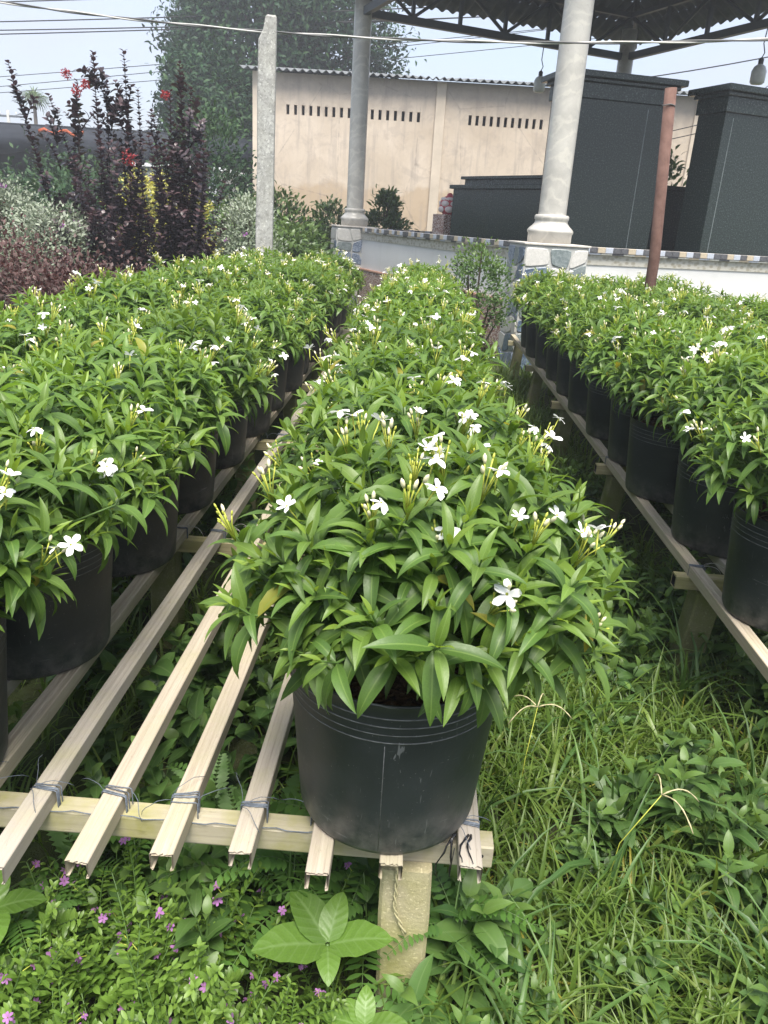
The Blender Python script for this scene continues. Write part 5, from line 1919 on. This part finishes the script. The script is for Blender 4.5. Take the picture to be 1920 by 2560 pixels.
# small airy shrub by the white wall
mound('wall_shrub', 0.62, 8.55, 0.36, 0.3, 1.36, 2300, 0.044, SM, 'weed_leaf', 'airy small-leaved green shrub standing against the white wall', seed=41, zbase=0.55, stems=10)
ws2 = empty('lance_leaved_plant', (0.36, 8.6, 0))
r = np.random.default_rng(77)
L = Leaves(); b = MB()
wand(L, b, r, (0, 0, 0), (0.03, 0, 1.32), 0.12, 0.5, 0.01, 0.06)
L.build('foliage', TLF, 'bush_leaf', ws2, 'stuff'); b.build('stem', 'green_stem', ws2)
tag(ws2, 'thin stem with long pale lance leaves left of the wall shrub', 'plant')


def tree(name, x, y, trunk_h, cz, rx, ry, rz, n_clump, per, leaf, mat, label, seed, r_trunk=0.22, group=None):
    r = np.random.default_rng(seed)
    o = empty(name, (x, y, 0))
    b = MB()
    b.tube([(0, 0, -0.1), (0.05, 0.02, trunk_h * 0.5), (0.0, 0.05, trunk_h)], [r_trunk * 1.3, r_trunk, r_trunk * 0.8], 10)
    L = Leaves()
    lob = r.uniform(0, 6.28, 4)
    for k in range(n_clump):
        az = r.uniform(0, 6.28); el = math.asin(r.uniform(-0.85, 1.0))
        q = (0.60 + 0.40 * r.random() ** 0.5) * (1 + 0.10 * math.sin(3 * az + lob[0]) + 0.10 * math.sin(4 * el + 2 * az + lob[1]))
        c = np.array([rx * math.cos(el) * math.cos(az) * q, ry * math.cos(el) * math.sin(az) * q, cz + rz * math.sin(el) * q])
        if k % 9 == 0:
            b.tube([(0, 0, trunk_h * 0.85), tuple(c * np.array([0.45, 0.45, 1]) - np.array([0, 0, rz * 0.25])), tuple(c)], [r_trunk * 0.4, r_trunk * 0.22, 0.02], 5, cap=False)
        out = unit(c - np.array([0, 0, cz]))
        tone = r.random()
        for q in range(per):
            p = c + r.normal(0, 0.16 * min(rx, rz) ** 0.5, 3)
            d = unit(out * 0.5 + r.normal(0, 0.7, 3) + Z * 0.1)
            sz = leaf * r.uniform(0.7, 1.2)
            L.put(int(r.integers(3)), basis(p, d, unit(out + Z * 0.6 + r.normal(0, 0.3, 3)), sz, sz), float(np.clip(tone * 0.7 + 0.4 * r.random(), 0, 1)), float(np.clip(r.normal(-0.1, 0.3) + 0.35 * (tone > 0.8), 0, 1)))
    b.build('trunk', 'rough_bark', o)
    L.build('crown', TLF, mat, o, 'stuff')
    tag(o, label, 'tree', group)


tree('leafy_tree', -6.1, 33.5, 4.0, 7.6, 4.1, 3.6, 4.2, 1300, 32, 0.26, 'tree_leaf', 'large dense leafy tree rising behind the plastered building', 3, 0.35)
tree('leafy_tree', -7.3, 27.5, 1.8, 4.3, 1.5, 1.6, 1.9, 330, 26, 0.24, 'tree_leaf', 'lower dark green tree against the left end of the building', 4, 0.2)

# far palm
pm = empty('palm_tree', (-21.3, 45, 0))
MB().tube([(0, 0, 0), (0.1, 0, 3.5), (0.15, 0, 6.4)], [0.16, 0.12, 0.09], 8).build('trunk', 'rough_bark', pm)
PLf = [leaf_tpl(5, 1, 0.10, b_, 0.3, 0.3, 'grass') for b_ in (1.4, 1.9, 2.4)]
r = np.random.default_rng(8)
for k in range(15):
    L = Leaves()
    az = k * 2.4; el = r.uniform(-0.2, 1.0)
    d = np.array([math.cos(az) * math.cos(el), math.sin(az) * math.cos(el), math.sin(el)])
    for q in range(9):
        d2 = unit(d + r.normal(0, 0.22, 3))
        L.put(int(r.integers(3)), basis(np.array([0.15, 0, 6.4]), d2, Z, 1.1, 1.0), float(r.random()), 0.6)
    L.build('frond', PLf, 'bush_leaf', pm)
tag(pm, 'distant palm tree above the shade-net roof', 'palm tree')
# drooping dark frond entering beside the right-hand lamp
df = empty('drooping_frond', (4.95, 11.6, 3.75))
for k, (a, ln) in enumerate(((-2.62, 1.25), (-2.50, 0.95), (-2.75, 0.7), (-2.40, 0.6))):
    M = basis(np.array([0.03 * k, 0, 0.02 * k]), np.array([-0.92, 0.1, -0.25 - 0.08 * k]), Z, ln * 0.7, ln)
    me = leaf_mesh('leaflet', [leaf_tpl(8, 1, 0.07, 0.9 - 0.2 * k, 0.0, 0.3, 'grass')], [0], [M], [0.1], [0.0], 'purple_leaf')
    link(bpy.data.objects.new('leaflet', me), df)
MB().tube([(0.0, 0, 0.0), (0.5, 0, 0.10), (1.2, 0.1, 0.0)], 0.012, 5).build('stalk', 'dark_stem', df)
tag(df, 'dark drooping frond tips beside the hanging lamp', 'frond')

# ------------------------------------------------------------------ haze volume added to imitate a milky lens veil
HAZE_DENSITY = 0.0040
hz = MB().box(-430, 430, -130, 830, -1.2, 14.0).mesh('haze', 'gap_shade')
hz.materials.clear()
hm = bpy.data.materials.new('haze_veil'); hm.use_nodes = True
hm.node_tree.nodes.clear()
ho = hm.node_tree.nodes.new('ShaderNodeOutputMaterial')
hv = hm.node_tree.nodes.new('ShaderNodeVolumePrincipled')
hv.inputs['Color'].default_value = (0.93, 0.95, 1.0, 1)
hv.inputs['Density'].default_value = HAZE_DENSITY
hv.inputs['Anisotropy'].default_value = 0.3
hm.node_tree.links.new(hv.outputs[0], ho.inputs['Volume'])
hz.materials.append(hm)
tag(link(bpy.data.objects.new('haze', hz)), 'added haze volume imitating a pale lens veil over the garden', 'haze', kind='stuff')
